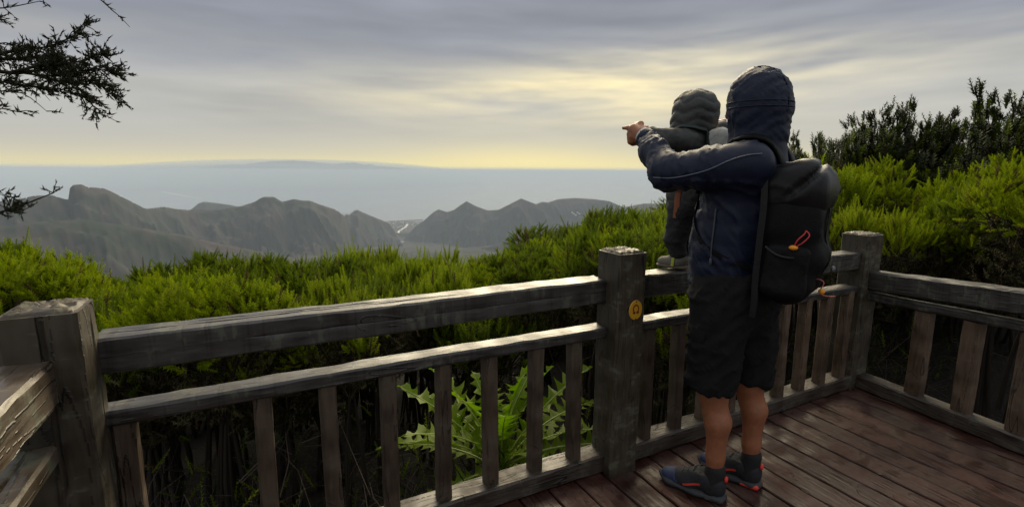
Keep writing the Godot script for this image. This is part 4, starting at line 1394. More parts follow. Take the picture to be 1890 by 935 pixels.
func build_man() -> void:
	var frame := Basis(PL, Vector3.UP, PF)
	var o := thing("person", "man in navy hooded jacket, dark shorts and trail shoes, raising an arm beside the child", "person", MAN)
	o.basis = frame
	var V := func(x: float, y: float, z: float) -> Vector3: return Vector3(x, y, z)
	var wr := FastNoiseLite.new(); wr.seed = 12; wr.frequency = 1.0; wr.fractal_octaves = 3
	# joints
	var hl := Vector3(0.088, 0.88, 0.03); var hr := Vector3(-0.088, 0.88, -0.02)
	var kl := Vector3(0.10, 0.46, 0.034); var kr := Vector3(-0.10, 0.46, -0.052)
	var al := Vector3(0.10, 0.085, 0.006); var ar := Vector3(-0.10, 0.09, -0.085)
	var sl := Vector3(0.175, 1.395, -0.045); var sr := Vector3(-0.175, 1.395, -0.045)
	var el := Vector3(0.245, 1.365, 0.225); var er := Vector3(-0.34, 1.22, 0.10)
	var wl := local_px(MAN, 1190, 252, 0.13); var wri := Vector3(-0.30, 1.27, 0.29)
	# ---- body
	var body := Hull.new()
	var legs := [[hl, kl, 0.085, 0.056], [hr, kr, 0.085, 0.056],
		[kl + V.call(0, -0.01, -0.004), kl.lerp(al, 0.30) + V.call(0.004, 0, -0.018), 0.044, 0.049], [kl.lerp(al, 0.30) + V.call(0.004, 0, -0.018), kl.lerp(al, 0.72) + V.call(0, 0, -0.006), 0.049, 0.035], [kl.lerp(al, 0.72) + V.call(0, 0, -0.006), al, 0.034, 0.031],
		[kl + V.call(0, 0.0, 0.016), kl + V.call(0, -0.07, 0.010), 0.036, 0.03], [al, al + V.call(0, -0.045, 0.02), 0.034, 0.034],
		[kr + V.call(0, -0.01, -0.004), kr.lerp(ar, 0.30) + V.call(-0.004, 0, -0.018), 0.044, 0.049], [kr.lerp(ar, 0.30) + V.call(-0.004, 0, -0.018), kr.lerp(ar, 0.72) + V.call(0, 0, -0.006), 0.049, 0.035], [kr.lerp(ar, 0.72) + V.call(0, 0, -0.006), ar, 0.034, 0.031],
		[kr + V.call(0, 0.0, 0.016), kr + V.call(0, -0.07, 0.010), 0.036, 0.03], [ar, ar + V.call(0, -0.045, 0.02), 0.034, 0.034],
		[V.call(-0.06, 0.93, 0.02), V.call(0.06, 0.93, 0.02), 0.10, 0.10], [V.call(0, 0.95, 0.02), V.call(0, 1.30, 0.01), 0.10, 0.10], [V.call(-0.13, 1.38, -0.03), V.call(0.13, 1.38, -0.03), 0.06, 0.06],
		[V.call(0, 1.38, -0.02), V.call(0, 1.54, -0.01), 0.055, 0.052],
		[sl, el, 0.045, 0.036], [el, wl, 0.036, 0.026], [sr, er, 0.045, 0.036], [er, wri, 0.036, 0.026]]
	blob(body, legs, 0.011, 0.010)
	# head
	var hd := Vector3(0, 1.615, -0.012)
	blob(body, [[hd + V.call(0, 0.03, -0.012), hd + V.call(0, 0.02, 0.012), 0.078, 0.078], [hd + V.call(0, -0.03, 0.02), hd + V.call(0, -0.075, 0.05), 0.058, 0.036], [hd + V.call(0, 0.005, 0.084), hd + V.call(0, -0.028, 0.103), 0.010, 0.013],
		[hd + V.call(-0.03, 0.02, 0.074), hd + V.call(0.03, 0.02, 0.074), 0.016, 0.016], [hd + V.call(-0.018, -0.053, 0.083), hd + V.call(0.018, -0.053, 0.083), 0.009, 0.009], [hd + V.call(0.078, -0.02, 0.0), hd + V.call(0.078, 0.02, -0.008), 0.012, 0.014], [hd + V.call(-0.078, -0.02, 0.0), hd + V.call(-0.078, 0.02, -0.008), 0.012, 0.014]], 0.007, 0.008)
	# left hand: index finger held out, the others curled
	var kn := local_px(MAN, 1171, 238, 0.11)
	var tip := local_px(MAN, 1151, 236, 0.10)
	var hb := [[wl, kn, 0.026, 0.023], [wl + V.call(0, -0.012, 0), local_px(MAN, 1172, 250, 0.11), 0.024, 0.021]]
	finger(hb, [kn + V.call(0.005, 0.004, 0), kn.lerp(tip, 0.5) + V.call(0, 0.003, 0), tip], 0.010, 0.0075)
	for q in 3:
		var k0: Vector3 = kn + V.call(-0.002, -0.017 * (q + 1) + 0.002, -0.002 * q)
		finger(hb, [k0, k0 + V.call(-0.004, -0.004, 0.024), k0 + V.call(-0.022, -0.010, 0.020), k0 + V.call(-0.026, -0.010, 0.0)], 0.0105 - q * 0.0007, 0.0085)
	finger(hb, [wl.lerp(kn, 0.25) + V.call(0, 0.018, 0), local_px(MAN, 1183, 228, 0.10), local_px(MAN, 1172, 229, 0.085)], 0.012, 0.009)
	blob(body, hb, 0.004, 0.004)
	# right hand at the child's side
	var rb := [[wri, wri + V.call(0.01, 0.01, 0.06), 0.026, 0.026]]
	for q in 4: finger(rb, [wri + V.call(0.015 + 0.004, 0.03 - 0.019 * q, 0.055), wri + V.call(0.03, 0.032 - 0.02 * q, 0.09), wri + V.call(0.05, 0.03 - 0.02 * q, 0.10)], 0.0095, 0.0075)
	finger(rb, [wri + V.call(0.0, 0.03, 0.02), wri + V.call(0.03, 0.05, 0.045), wri + V.call(0.05, 0.05, 0.05)], 0.011, 0.009)
	blob(body, rb, 0.005, 0.004)
	var skin := cloth(Vector3(0.30, 0.115, 0.055), 0.5, 0.06, 300, 5.0, 0.4)
	skin.subsurf_scatter_enabled = true
	skin.subsurf_scatter_strength = 0.12
	part("body", mesh_of(body), skin, o)
	# ---- jacket with its hood up
	var jb := [
		[V.call(0, 0.93, 0.045), V.call(0, 1.12, 0.045), 0.178, 0.172, Vector3(0, 0, 1), 0.82],
		[V.call(0, 1.10, 0.035), V.call(0, 1.30, 0.015), 0.178, 0.185, Vector3(0, 0, 1), 0.80],
		[V.call(-0.10, 1.37, -0.03), V.call(0.10, 1.37, -0.03), 0.094, 0.094],
		[V.call(0, 1.40, -0.03), V.call(0, 1.50, -0.032), 0.10, 0.09],
		[V.call(0, 1.52, -0.030), V.call(0, 1.60, -0.026), 0.092, 0.104], [V.call(0, 1.60, -0.022), V.call(0, 1.655, -0.018), 0.108, 0.108],
		[sl, sl.lerp(el, 0.5) + V.call(0.006, 0.0, 0), 0.084, 0.070], [sl.lerp(el, 0.5) + V.call(0.006, 0, 0), el, 0.070, 0.061], [el, el.lerp(wl, 0.55), 0.063, 0.052], [el.lerp(wl, 0.55), wl.lerp(el, 0.08), 0.052, 0.039],
		[sr, er, 0.088, 0.066], [er, wri.lerp(er, 0.1), 0.066, 0.045]]
	var jk := 0.016
	var jac := blob_mesh(jb, 0.010, jk, [[V.call(0, 0.872, 0.05), V.call(0, -1, -0.12).normalized()]], func(p: Vector3, n: Vector3) -> float:
		var d := 0.0
		# padded panels sag between level seams on the body
		if p.y < 1.34 and absf(p.x) < 0.2: d += 0.0035 * sqrt(absf(sin(p.y * 40.0 + wr.get_noise_2d(p.x * 5.0, p.z * 5.0) * 1.2))) - 0.002
		# sleeve creases gather round the arm, most at the elbow and cuff
		var along := (p - sl).dot((el - sl).normalized())
		if p.z > 0.04 and p.x > 0.06 and p.y > 1.22: d += 0.010 * pow(1.0 - absf(wr.get_noise_3d(p.x * 3.5, p.y * 3.5 + p.x * 6.0, along * 17.0)), 5.0) - 0.005
		# the hood is drawn into fine slanting pleats
		if p.y > 1.47: d += 0.007 * pow(1.0 - absf(wr.get_noise_3d(p.x * 5.0, p.y * 22.0 + p.z * 16.0, p.z * 4.0)), 4.0) - 0.0035
		# body folds hang slantwise from the pack straps
		elif p.y < 1.34: d += 0.009 * pow(1.0 - absf(wr.get_noise_3d(p.x * 5.0, p.y * 6.0 - p.z * 7.0, p.z * 4.0)), 6.0)
		# hem drawn in by its cord
		if p.y < 0.96: d += -0.012 * smoothstep(0.93, 0.89, p.y) + 0.006 * wr.get_noise_3d(p.x * 26.0, p.y * 8.0, p.z * 26.0)
		return d + 0.002 * wr.get_noise_3d(p.x * 8.0, p.y * 13.0, p.z * 8.0))
	var navy := cloth(Vector3(0.009, 0.013, 0.032), 0.5, 0.10, 310, 3.2, 0.3)
	navy.metallic_specular = 0.35
	var jo := part("jacket", jac, navy, o)
	# pale piping along the sleeve and yoke, hood seams, hem cord end
	var S := func(p: Vector3, off: float) -> Vector3: return snap(jb, jk, p, off)
	var pipe := PackedVector3Array()
	for q in [[1212, 325, 0.30], [1240, 328, 0.31], [1275, 322, 0.30], [1310, 312, 0.29], [1345, 297, 0.27], [1378, 286, 0.26], [1410, 281, 0.24]]:
		pipe.append(S.call(local_px(MAN, q[0], q[1], q[2]), 0.006))
	var ph := Hull.new()
	var pr := PackedFloat32Array()
	for q in 26: pr.append(0.0022)
	ph.tube(curve_pts(Array(pipe), 26), pr, 5)
	part("piping", mesh_of(ph), tint("piping", lin(0.10, 0.115, 0.15), 0.5), jo)
	# the stitched band that gathers the hood at its middle
	for yy in [1.606, 1.627]:
		var tape := []
		for k in 25:
			var a := lerpf(-2.5, 2.5, k / 24.0)
			tape.append(S.call(Vector3(sin(a) * 0.13, yy, -0.02 - cos(a) * 0.13), 0.0012))
		part("hood_stitching", wire(tape, 0.0024, 40, 5), navy, jo)
	for sx in [0.052, -0.052]:
		var seam := []
		for k in 12:
			var a := lerpf(-0.5, 1.75, k / 11.0)
			seam.append(S.call(Vector3(sx, 1.655 + sin(a) * 0.15, -0.018 - cos(a) * 0.15), 0.0))
		part("hood_seam", wire(seam, 0.0024, 20, 5), navy, jo)
	# zip pull of the side pocket and the drawcord that hangs at the hem
	var zp := []
	for q in [[1318, 385, 0.2], [1316, 420, 0.2], [1312, 455, 0.2], [1310, 478, 0.2]]: zp.append(S.call(local_px(MAN, q[0], q[1], q[2]), 0.006))
	part("drawcord", wire(zp, 0.0032, 14, 5), tint("cord_grey", lin(0.045, 0.05, 0.065), 0.5), jo)
	part("cord_end", ball(zp[3] + Vector3(0, -0.012, 0), Vector3(0.008, 0.016, 0.006)), tint("cord_grey", Color.WHITE), jo)
	part("cuff", ribbon(PackedVector3Array(ring_pts(wl.lerp(el, 0.06), (kn - wl).normalized(), 0.0395, 18)), 0.022, 0.004, func(p: Vector3) -> Vector3: return (p - wl.lerp(el, 0.06)).normalized()), navy, jo)
	part("shirt_cuff", ribbon(PackedVector3Array(ring_pts(wl.lerp(kn, 0.10), (kn - wl).normalized(), 0.0315, 18)), 0.016, 0.003, func(p: Vector3) -> Vector3: return (p - wl.lerp(kn, 0.10)).normalized()), tint("shirt", lin(0.55, 0.53, 0.48), 0.8), jo)
	# ---- shorts
	var sb := [[V.call(-0.05, 0.90, 0.02), V.call(0.05, 0.90, 0.035), 0.148, 0.148, Vector3(0, 0, 1), 0.93], [V.call(0.0, 0.82, 0.0), V.call(0, 0.90, 0.02), 0.12, 0.13],
		[hl + V.call(0.006, -0.06, 0.008), V.call(0.106, 0.45, 0.050), 0.114, 0.096], [hr + V.call(-0.006, -0.06, -0.012), V.call(-0.106, 0.45, -0.048), 0.108, 0.090]]
	var shorts := blob_mesh(sb, 0.010, 0.014, [[V.call(0, 0.486, 0.0), V.call(0, -1, 0.06).normalized()]], func(p: Vector3, n: Vector3) -> float:
		var diag := p.y * 13.0 + p.z * 9.0 + p.x * 6.0
		return 0.012 * pow(1.0 - absf(wr.get_noise_3d(diag * 0.8, p.z * 4.0, p.x * 4.0)), 6.0) + 0.006 * wr.get_noise_3d(p.x * 12.0, p.y * 4.0, p.z * 12.0))
	var black := cloth(Vector3(0.0125, 0.012, 0.012), 0.85, 0.14, 320, 4.0, 0.3)
	black.metallic_specular = 0.25
	var so := part("shorts", shorts, black, o)
	var pk := snap(sb, 0.014, local_px(MAN, 1282, 628, 0.2), 0.004)
	var pko := PackedVector3Array()
	for k in 7: pko.append(snap(sb, 0.014, local_px(MAN, lerpf(1262, 1300, k / 6.0), lerpf(612, 624, k / 6.0), 0.22), 0.004))
	part("pocket_flap", ribbon(pko, 0.05, 0.006, func(p: Vector3) -> Vector3: return (p - Vector3(0.1, p.y, 0.04)).normalized()), black, so)
	# ---- socks and shoes
	var sock_m := cloth(Vector3(0.010, 0.010, 0.011), 0.85, 0.2, 330, 8.0, 0.3)
	for s in 2:
		var an: Vector3 = [al, ar][s]
		var toe_dir: Vector3 = [Vector3(0.03, 0, 1).normalized(), Vector3(-0.10, 0, 1).normalized()][s]
		var side := Vector3.UP.cross(toe_dir).normalized()
		var sb2 := Basis(side, Vector3.UP, toe_dir)
		var heel: Vector3 = Vector3(an.x, 0, an.z) - toe_dir * 0.052
		var P := func(x: float, y: float, z: float) -> Vector3: return heel + side * x + Vector3(0, y, 0) + toe_dir * z
		part("sock", blob_mesh([[an + Vector3(0, 0.045, -0.003), an + Vector3(0, -0.04, 0.01), 0.041, 0.044]], 0.006, 0.006), sock_m, o)
		var ub := [[P.call(0, 0.048, 0.042), P.call(0, 0.058, 0.09), 0.038, 0.041], [P.call(0, 0.078, 0.042), P.call(0, 0.088, 0.080), 0.038, 0.041], [P.call(0, 0.080, 0.095), P.call(0.002, 0.046, 0.185), 0.041, 0.037], [P.call(0.004, 0.038, 0.15), P.call(0.0, 0.034, 0.240), 0.044, 0.036, Vector3.UP, 0.82]]
		var shoe := part("shoe", blob_mesh(ub, 0.007, 0.008, [[P.call(0, 0.022, 0), Vector3(0, -1, 0)], [P.call(0, 0.112, 0.05), Vector3(0, 1, 0.10).normalized()]]), cloth(Vector3(0.016, 0.017, 0.020), 0.8, 0.25, 340 + s, 10.0, 0.5), o)
		var solb := [[P.call(0, 0.016, 0.04), P.call(0, 0.016, 0.12), 0.046, 0.046, Vector3.UP, 0.42], [P.call(0.004, 0.016, 0.12), P.call(0.004, 0.020, 0.225), 0.050, 0.046, Vector3.UP, 0.42], [P.call(0.004, 0.020, 0.225), P.call(0, 0.030, 0.262), 0.044, 0.026, Vector3.UP, 0.5]]
		part("sole", blob_mesh(solb, 0.007, 0.006, [[P.call(0, 0.002, 0), Vector3(0, -1, 0)]]), tint("sole", lin(0.030, 0.032, 0.036), 0.7), shoe)
		var tb := []
		for b in ub: tb.append([b[0], b[1], b[2] + 0.0016, b[3] + 0.0016] + (b.slice(4) if b.size() > 4 else []))
		part("toe_cap", blob_mesh(tb, 0.007, 0.008, [[P.call(0, 0.024, 0), Vector3(0, -1, 0)], [P.call(0, 0.03, 0.185), Vector3(0, 0.55, -1).normalized()]]), tint("shoe_blue", lin(0.022, 0.034, 0.085), 0.7), shoe)
		part("heel_tab", ball(P.call(0, 0.102, 0.004), Vector3(0.013, 0.014, 0.008), sb2), tint("shoe_red", lin(0.62, 0.045, 0.025), 0.55), shoe)
		var st := PackedVector3Array()
		for k in 6: st.append(snap(ub, 0.008, P.call(0.055, lerpf(0.066, 0.040, k / 5.0), lerpf(0.095, 0.165, k / 5.0)), 0.0012))
		part("side_stripe", ribbon(st, 0.009, 0.0015, func(p: Vector3) -> Vector3: return side), tint("shoe_red", Color.WHITE), shoe)
		part("heel_bumper", blob_mesh([[P.call(-0.024, 0.012, 0.012), P.call(0.024, 0.012, 0.012), 0.012, 0.012], [P.call(0.03, 0.012, 0.02), P.call(0.042, 0.012, 0.07), 0.010, 0.008]], 0.005, 0.004), tint("shoe_red", Color.WHITE) if s == 1 else tint("sole", Color.WHITE), shoe)
		for k in 4:
			var zz := 0.105 + 0.022 * k
			var lc := []
			for j in 5: lc.append(snap(ub, 0.008, P.call(lerpf(-0.026, 0.026, j / 4.0), 0.125 - k * 0.012, zz + 0.01), 0.001))
			part("lace", wire(lc, 0.0025, 8, 5), tint("lace", lin(0.06, 0.06, 0.065), 0.8), shoe)
	build_rucksack(jb, jk)

func ring_pts(c: Vector3, ax: Vector3, r: float, n: int) -> Array:
	var s := ax.cross(Vector3.UP if absf(ax.y) < 0.9 else Vector3.RIGHT).normalized()
	var u := s.cross(ax)
	var out := []
	for k in n + 1: out.append(c + (s * cos(TAU * k / n) + u * sin(TAU * k / n)) * r)
	return out

func build_rucksack(jb: Array, jk: float) -> void:
	var o := thing("rucksack", "black rucksack with a bulging lid and a red cord, worn on the man's back", "rucksack", MAN)
	o.basis = Basis(PL, Vector3.UP, PF)
	var wr := FastNoiseLite.new(); wr.seed = 33; wr.frequency = 1.0; wr.fractal_octaves = 3
	var wr2 := FastNoiseLite.new(); wr2.seed = 34; wr2.frequency = 1.0; wr2.fractal_octaves = 1
	var fab := cloth(Vector3(0.0075, 0.0075, 0.008), 0.6, 0.14, 350, 5.0, 0.4)
	var sheen := cloth(Vector3(0.009, 0.009, 0.0095), 0.42, 0.12, 355, 5.0, 0.3)
	fab.metallic_specular = 0.25
	sheen.metallic_specular = 0.38
	var tilt := Basis(Vector3.RIGHT, -0.06)
	var mb := [["box", Vector3(0, 1.10, -0.185), tilt, Vector3(0.10, 0.13, 0.042), 0.045], ["box", Vector3(0, 1.22, -0.18), tilt, Vector3(0.10, 0.06, 0.045), 0.045], [Vector3(-0.07, 0.965, -0.185), Vector3(0.07, 0.965, -0.185), 0.085, 0.085], [Vector3(-0.07, 1.06, -0.235), Vector3(0.07, 1.06, -0.235), 0.065, 0.065]]
	part("main_bag", blob_mesh(mb, 0.010, 0.012, [], func(p: Vector3, n: Vector3) -> float: return 0.006 * pow(1.0 - absf(wr2.get_noise_3d(p.x * 3.0, p.y * 6.0 + p.z * 4.0, p.z * 3.0)), 5.0) + 0.004 * wr2.get_noise_3d(p.x * 6.0, p.y * 7.0, p.z * 6.0)), fab, o)
	var lid := Basis(Vector3.RIGHT, 0.34)
	var lb := [["box", Vector3(0, 1.32, -0.17), lid, Vector3(0.10, 0.022, 0.055), 0.055], [Vector3(-0.08, 1.315, -0.225), Vector3(0.08, 1.315, -0.225), 0.064, 0.064], [Vector3(-0.085, 1.262, -0.228), Vector3(0.085, 1.262, -0.228), 0.060, 0.060]]
	var lo := part("lid", blob_mesh(lb, 0.009, 0.016, [], func(p: Vector3, n: Vector3) -> float:
		var fold := exp(-pow((p.y - 1.345 + (p.z + 0.2) * 0.9 + p.x * 0.25) / 0.013, 2.0)) * smoothstep(-0.15, -0.22, p.z)
		return 0.005 * pow(1.0 - absf(wr2.get_noise_3d(p.x * 3.0 + p.y * 4.0, p.y * 5.0, p.z * 4.0)), 6.0) + 0.003 * wr2.get_noise_3d(p.x * 6.0, p.y * 6.0, p.z * 6.0) - 0.020 * fold), sheen, o)
	part("lid_zip", wire([Vector3(0.09, 1.397, -0.12), Vector3(0.05, 1.402, -0.14), Vector3(-0.03, 1.402, -0.15), Vector3(-0.09, 1.394, -0.14)], 0.003), tint("zip", lin(0.20, 0.20, 0.21), 0.4), lo)
	# side pocket with its elastic edge
	var pb := [["box", Vector3(0.135, 1.015, -0.19), tilt, Vector3(0.012, 0.07, 0.045), 0.028], [Vector3(0.14, 0.95, -0.22), Vector3(0.14, 0.95, -0.15), 0.034, 0.034]]
	part("side_pocket", blob_mesh(pb, 0.009, 0.010, [], func(p: Vector3, n: Vector3) -> float: return 0.006 * wr.get_noise_3d(p.x * 16.0, p.y * 10.0, p.z * 22.0)), fab, o)
	part("pocket_edge", wire([Vector3(0.165, 1.10, -0.125), Vector3(0.178, 1.075, -0.17), Vector3(0.172, 1.07, -0.22), Vector3(0.15, 1.085, -0.262)], 0.006), sheen, o)
	# red cord loop with an orange toggle
	var tg := local_px(MAN, 1465, 457, 0.178)
	var up1 := local_px(MAN, 1488, 432, 0.165)
	var red := tint("cord_red", lin(0.55, 0.035, 0.035), 0.5)
	var orange := tint("toggle_orange", lin(0.80, 0.30, 0.015), 0.4)
	part("cord", wire([tg, tg.lerp(up1, 0.5) + Vector3(0.012, 0.004, 0.004), up1 + Vector3(0.006, 0, 0.004), up1 + Vector3(0, 0.012, 0)], 0.0022), red, o)
	part("cord", wire([tg, tg.lerp(up1, 0.5) + Vector3(0.010, -0.006, -0.010), up1 + Vector3(0.004, -0.004, -0.012), up1 + Vector3(0, 0.012, 0)], 0.0022), red, o)
	part("toggle", ball(tg, Vector3(0.010, 0.009, 0.015)), orange, o)
	var t2 := local_px(MAN, 1517, 538, 0.02)
	var pink := tint("cord_pink", lin(0.55, 0.16, 0.12), 0.5)
	part("toggle", ball(t2, Vector3(0.011, 0.011, 0.011)), orange, o)
	part("cord", wire([t2 + Vector3(0, 0.004, 0.006), t2 + Vector3(0, 0.035, -0.004), t2 + Vector3(0, 0.045, 0.018), t2 + Vector3(0, 0.03, 0.035)], 0.002), pink, o)
	part("cord", wire([t2, t2 + Vector3(0, -0.012, -0.004), t2 + Vector3(0, -0.014, -0.024), t2 + Vector3(0, -0.010, -0.044)], 0.002), pink, o)
	# straps: over the shoulder, hip webbing and the long compression strap
	var shoulder := PackedVector3Array()
	for sx in [1.0, -1.0]:
		var raw := [Vector3(0.085 * sx, 1.40, -0.15), Vector3(0.09 * sx, 1.455, -0.10), Vector3(0.095 * sx, 1.49, -0.03), Vector3(0.105 * sx, 1.43, 0.08), Vector3(0.11 * sx, 1.32, 0.17), Vector3(0.125 * sx, 1.2, 0.18), Vector3(0.165 * sx, 1.10, 0.10), Vector3(0.17 * sx, 1.03, -0.02), Vector3(0.14 * sx, 0.99, -0.14)]
		var pts := PackedVector3Array()
		for q in curve_pts(raw, 34): pts.append(snap(jb, jk, q, 0.004))
		part("shoulder_strap", ribbon(pts.slice(0, 17), 0.058, 0.012, func(p: Vector3) -> Vector3: return (p - Vector3(0.08 * sx, minf(p.y, 1.36), 0.0)).normalized()), fab, o)
		part("strap_webbing", ribbon(pts.slice(16), 0.020, 0.003, func(p: Vector3) -> Vector3: return (p - Vector3(0.08 * sx, minf(p.y, 1.36), 0.0)).normalized()), fab, o)
	var cs := PackedVector3Array()
	for q in [[1412, 330], [1410, 380], [1404, 430], [1398, 480], [1394, 520], [1392, 560], [1388, 585]]: cs.append(local_px(MAN, q[0], q[1], 0.17))
	part("compression_strap", ribbon(PackedVector3Array(Array(curve_pts(Array(cs), 16))), 0.022, 0.003, func(p: Vector3) -> Vector3: return Vector3(1, 0, -0.3)), sheen, o)
	var rs := PackedVector3Array()
	for q in curve_pts([Vector3(0.0, 1.26, -0.30), Vector3(0.0, 1.16, -0.30), Vector3(0, 1.05, -0.31), Vector3(0, 0.95, -0.27)], 16): rs.append(snap(mb, 0.012, q, 0.006))
	part("rear_strap", ribbon(rs, 0.022, 0.003, func(p: Vector3) -> Vector3: return Vector3(0, 0, -1)), sheen, o)
	part("buckle", ball(Vector3(0.01, 1.02, -0.322), Vector3(0.016, 0.012, 0.008)), tint("buckle", lin(0.10, 0.10, 0.105), 0.35), o)

func build_child() -> void:
	var o := thing("person", "small child in a quilted grey hooded jacket and black trousers, standing on the rail", "person", CHILD + Vector3(0, 0.9, 0))
	o.basis = Basis(PL, Vector3.UP, PF)
	var C := CHILD + Vector3(0, 0.9, 0)
	var wr := FastNoiseLite.new(); wr.seed = 51; wr.frequency = 1.0; wr.fractal_octaves = 3
	var V := func(x: float, y: float, z: float) -> Vector3: return Vector3(x, y, z)
	var sl := Vector3(0.085, 0.60, -0.02); var sr := Vector3(-0.085, 0.60, -0.03)
	var el := local_px(C, 1232, 258, 0.14); var wl := local_px(C, 1200, 246, 0.17)
	var er := Vector3(-0.21, 0.62, 0.02); var wr_ := local_px(C, 1338, 234, -0.27)
	var hl := Vector3(0.052, 0.27, 0.0); var hr := Vector3(-0.055, 0.27, -0.02)
	var kl := Vector3(0.058, 0.15, 0.02); var kr := Vector3(-0.062, 0.15, 0.0)
	var al := Vector3(0.052, 0.04, 0.0); var ar := Vector3(-0.066, 0.04, -0.01)
	var body := Hull.new()
	blob(body, [[hl, al, 0.042, 0.026], [hr, ar, 0.042, 0.026], [V.call(0, 0.30, -0.01), V.call(0, 0.58, -0.015), 0.075, 0.075], [sl, el, 0.028, 0.022], [el, wl, 0.022, 0.016], [sr, er, 0.028, 0.022], [er, wr_, 0.022, 0.016], [V.call(0, 0.58, -0.015), V.call(0, 0.68, -0.01), 0.038, 0.042],
		[V.call(0, 0.75, -0.025), V.call(0, 0.74, -0.005), 0.076, 0.072], [V.call(0, 0.70, 0.03), V.call(0, 0.69, 0.04), 0.036, 0.03], [V.call(0, 0.725, 0.068), V.call(0, 0.72, 0.074), 0.008, 0.009]], 0.009, 0.008)
	# small hands
	for s in 2:
		var w: Vector3 = [wl, wr_][s]
		var e: Vector3 = [el, er][s]
		var d := (w - e).normalized()
		if s == 1: d = (local_px(C, 1318, 216, -0.30) - w).normalized()
		var sd := d.cross(Vector3.UP).normalized()
		var up := sd.cross(d)
		var hb := [[w, w + d * 0.030, 0.016, 0.018]]
		for q in 4:
			var r0 := w + d * 0.032 + sd * (0.011 - 0.0075 * q) + up * 0.002
			if q == 0: finger(hb, [r0, r0 + d * 0.018, r0 + d * 0.034], 0.0062, 0.005)
			else: finger(hb, [r0, r0 + d * 0.014 - up * 0.002, r0 + d * 0.014 - up * 0.014, r0 - up * 0.016], 0.0062, 0.0052)
		finger(hb, [w + d * 0.012 + up * 0.012, w + d * 0.024 + up * 0.022 + sd * 0.006, w + d * 0.036 + up * 0.020 + sd * 0.008], 0.0065, 0.0052)
		blob(body, hb, 0.0032, 0.003)
	var skin := cloth(Vector3(0.46, 0.22, 0.155), 0.5, 0.08, 400, 6.0, 0.12)
	part("body", mesh_of(body), skin, o)
	# quilted jacket, hood up
	var jb := [[V.call(0, 0.34, -0.01), V.call(0, 0.56, -0.015), 0.112, 0.105, Vector3(0, 0, 1), 0.92], [V.call(-0.05, 0.585, -0.02), V.call(0.05, 0.585, -0.02), 0.066, 0.066], [V.call(0, 0.62, -0.02), V.call(0, 0.68, -0.022), 0.07, 0.08],
		[V.call(0, 0.71, -0.025), V.call(0, 0.745, -0.028), 0.094, 0.096], [V.call(0, 0.69, 0.022), V.call(0, 0.76, 0.012), 0.074, 0.074], [V.call(0.035, 0.645, 0.062), V.call(0.02, 0.66, 0.05), 0.022, 0.03],
		[sl, el, 0.058, 0.046], [el, wl.lerp(el, 0.1), 0.046, 0.034], [sr, er, 0.058, 0.046], [er, wr_.lerp(er, 0.1), 0.046, 0.034]]
	var quilt := func(p: Vector3, n: Vector3) -> float:
		var ang := atan2(p.x, -p.z)
		var ph := p.y * 128.0 + 1.5 * sin(ang * 5.0) + wr.get_noise_3d(p.x * 8.0, p.y * 8.0, p.z * 8.0) * 1.0
		if p.y < 0.64 and absf(p.x) > 0.11: ph = p.x * 120.0 + p.z * 60.0
		if p.y < 0.64 and absf(p.x) <= 0.11: ph = p.y * 95.0
		return 0.0065 * sqrt(absf(sin(ph * 0.5))) - 0.004 + 0.004 * wr.get_noise_3d(p.x * 18.0, p.y * 18.0, p.z * 18.0)
	var grey := cloth(Vector3(0.030, 0.031, 0.029), 0.6, 0.12, 410, 6.0, 0.3)
	var jo := part("jacket", blob_mesh(jb, 0.0068, 0.010, [[V.call(0, 0.30, 0), V.call(0, -1, 0)]], quilt), grey, o)
	# trousers
	var tb := [[V.call(-0.02, 0.31, -0.01), V.call(0.02, 0.31, -0.01), 0.088, 0.088], [hl, kl, 0.064, 0.050], [kl, al + V.call(0, 0.03, 0), 0.050, 0.041], [hr, kr, 0.064, 0.050], [kr, ar + V.call(0, 0.03, 0), 0.050, 0.041]]
	var black := cloth(Vector3(0.013, 0.013, 0.014), 0.8, 0.3, 420, 6.0, 0.3)
	part("trousers", blob_mesh(tb, 0.0075, 0.009, [[V.call(0, 0.055, 0), V.call(0, -1, 0)]], func(p: Vector3, n: Vector3) -> float: return 0.006 * wr.get_noise_3d(p.x * 14.0, p.y * 26.0, p.z * 14.0)), black, o)
	# shoes
	for s in 2:
		var a: Vector3 = [al, ar][s]
		var P := func(x: float, y: float, z: float) -> Vector3: return Vector3(a.x + x, y, a.z + z)
		var ub := [[P.call(0, 0.046, -0.012), P.call(0, 0.052, 0.01), 0.034, 0.034], [P.call(0, 0.030, 0.0), P.call(0, 0.026, 0.075), 0.034, 0.028]]
		var shoe := part("shoe", blob_mesh(ub, 0.006, 0.008, [[P.call(0, 0.014, 0), Vector3(0, -1, 0)], [P.call(0, 0.075, 0), Vector3(0, 1, 0)]]), cloth(Vector3(0.15, 0.135, 0.105), 0.8, 0.3, 430 + s, 9.0, 0.5), o)
		part("sole", blob_mesh([[P.call(0, 0.012, -0.018), P.call(0, 0.012, 0.078), 0.036, 0.032, Vector3.UP, 0.35]], 0.005, 0.004, [[P.call(0, 0.002, 0), Vector3(0, -1, 0)]]), tint("child_sole", lin(0.16, 0.12, 0.09), 0.8), shoe)
		part("heel_strap", ribbon(PackedVector3Array([P.call(0.036, 0.058, 0.012), P.call(0.040, 0.036, 0.012), P.call(0.039, 0.018, 0.014)]), 0.014, 0.003, func(p: Vector3) -> Vector3: return Vector3(1, 0, 0)), tint("shoe_lime", lin(0.42, 0.45, 0.05), 0.5), shoe)
	# the child's own little backpack
	var b := thing("child_backpack", "small pale grey backpack with an orange grab patch, on the child's back", "backpack", C)
	b.basis = Basis(PL, Vector3.UP, PF)
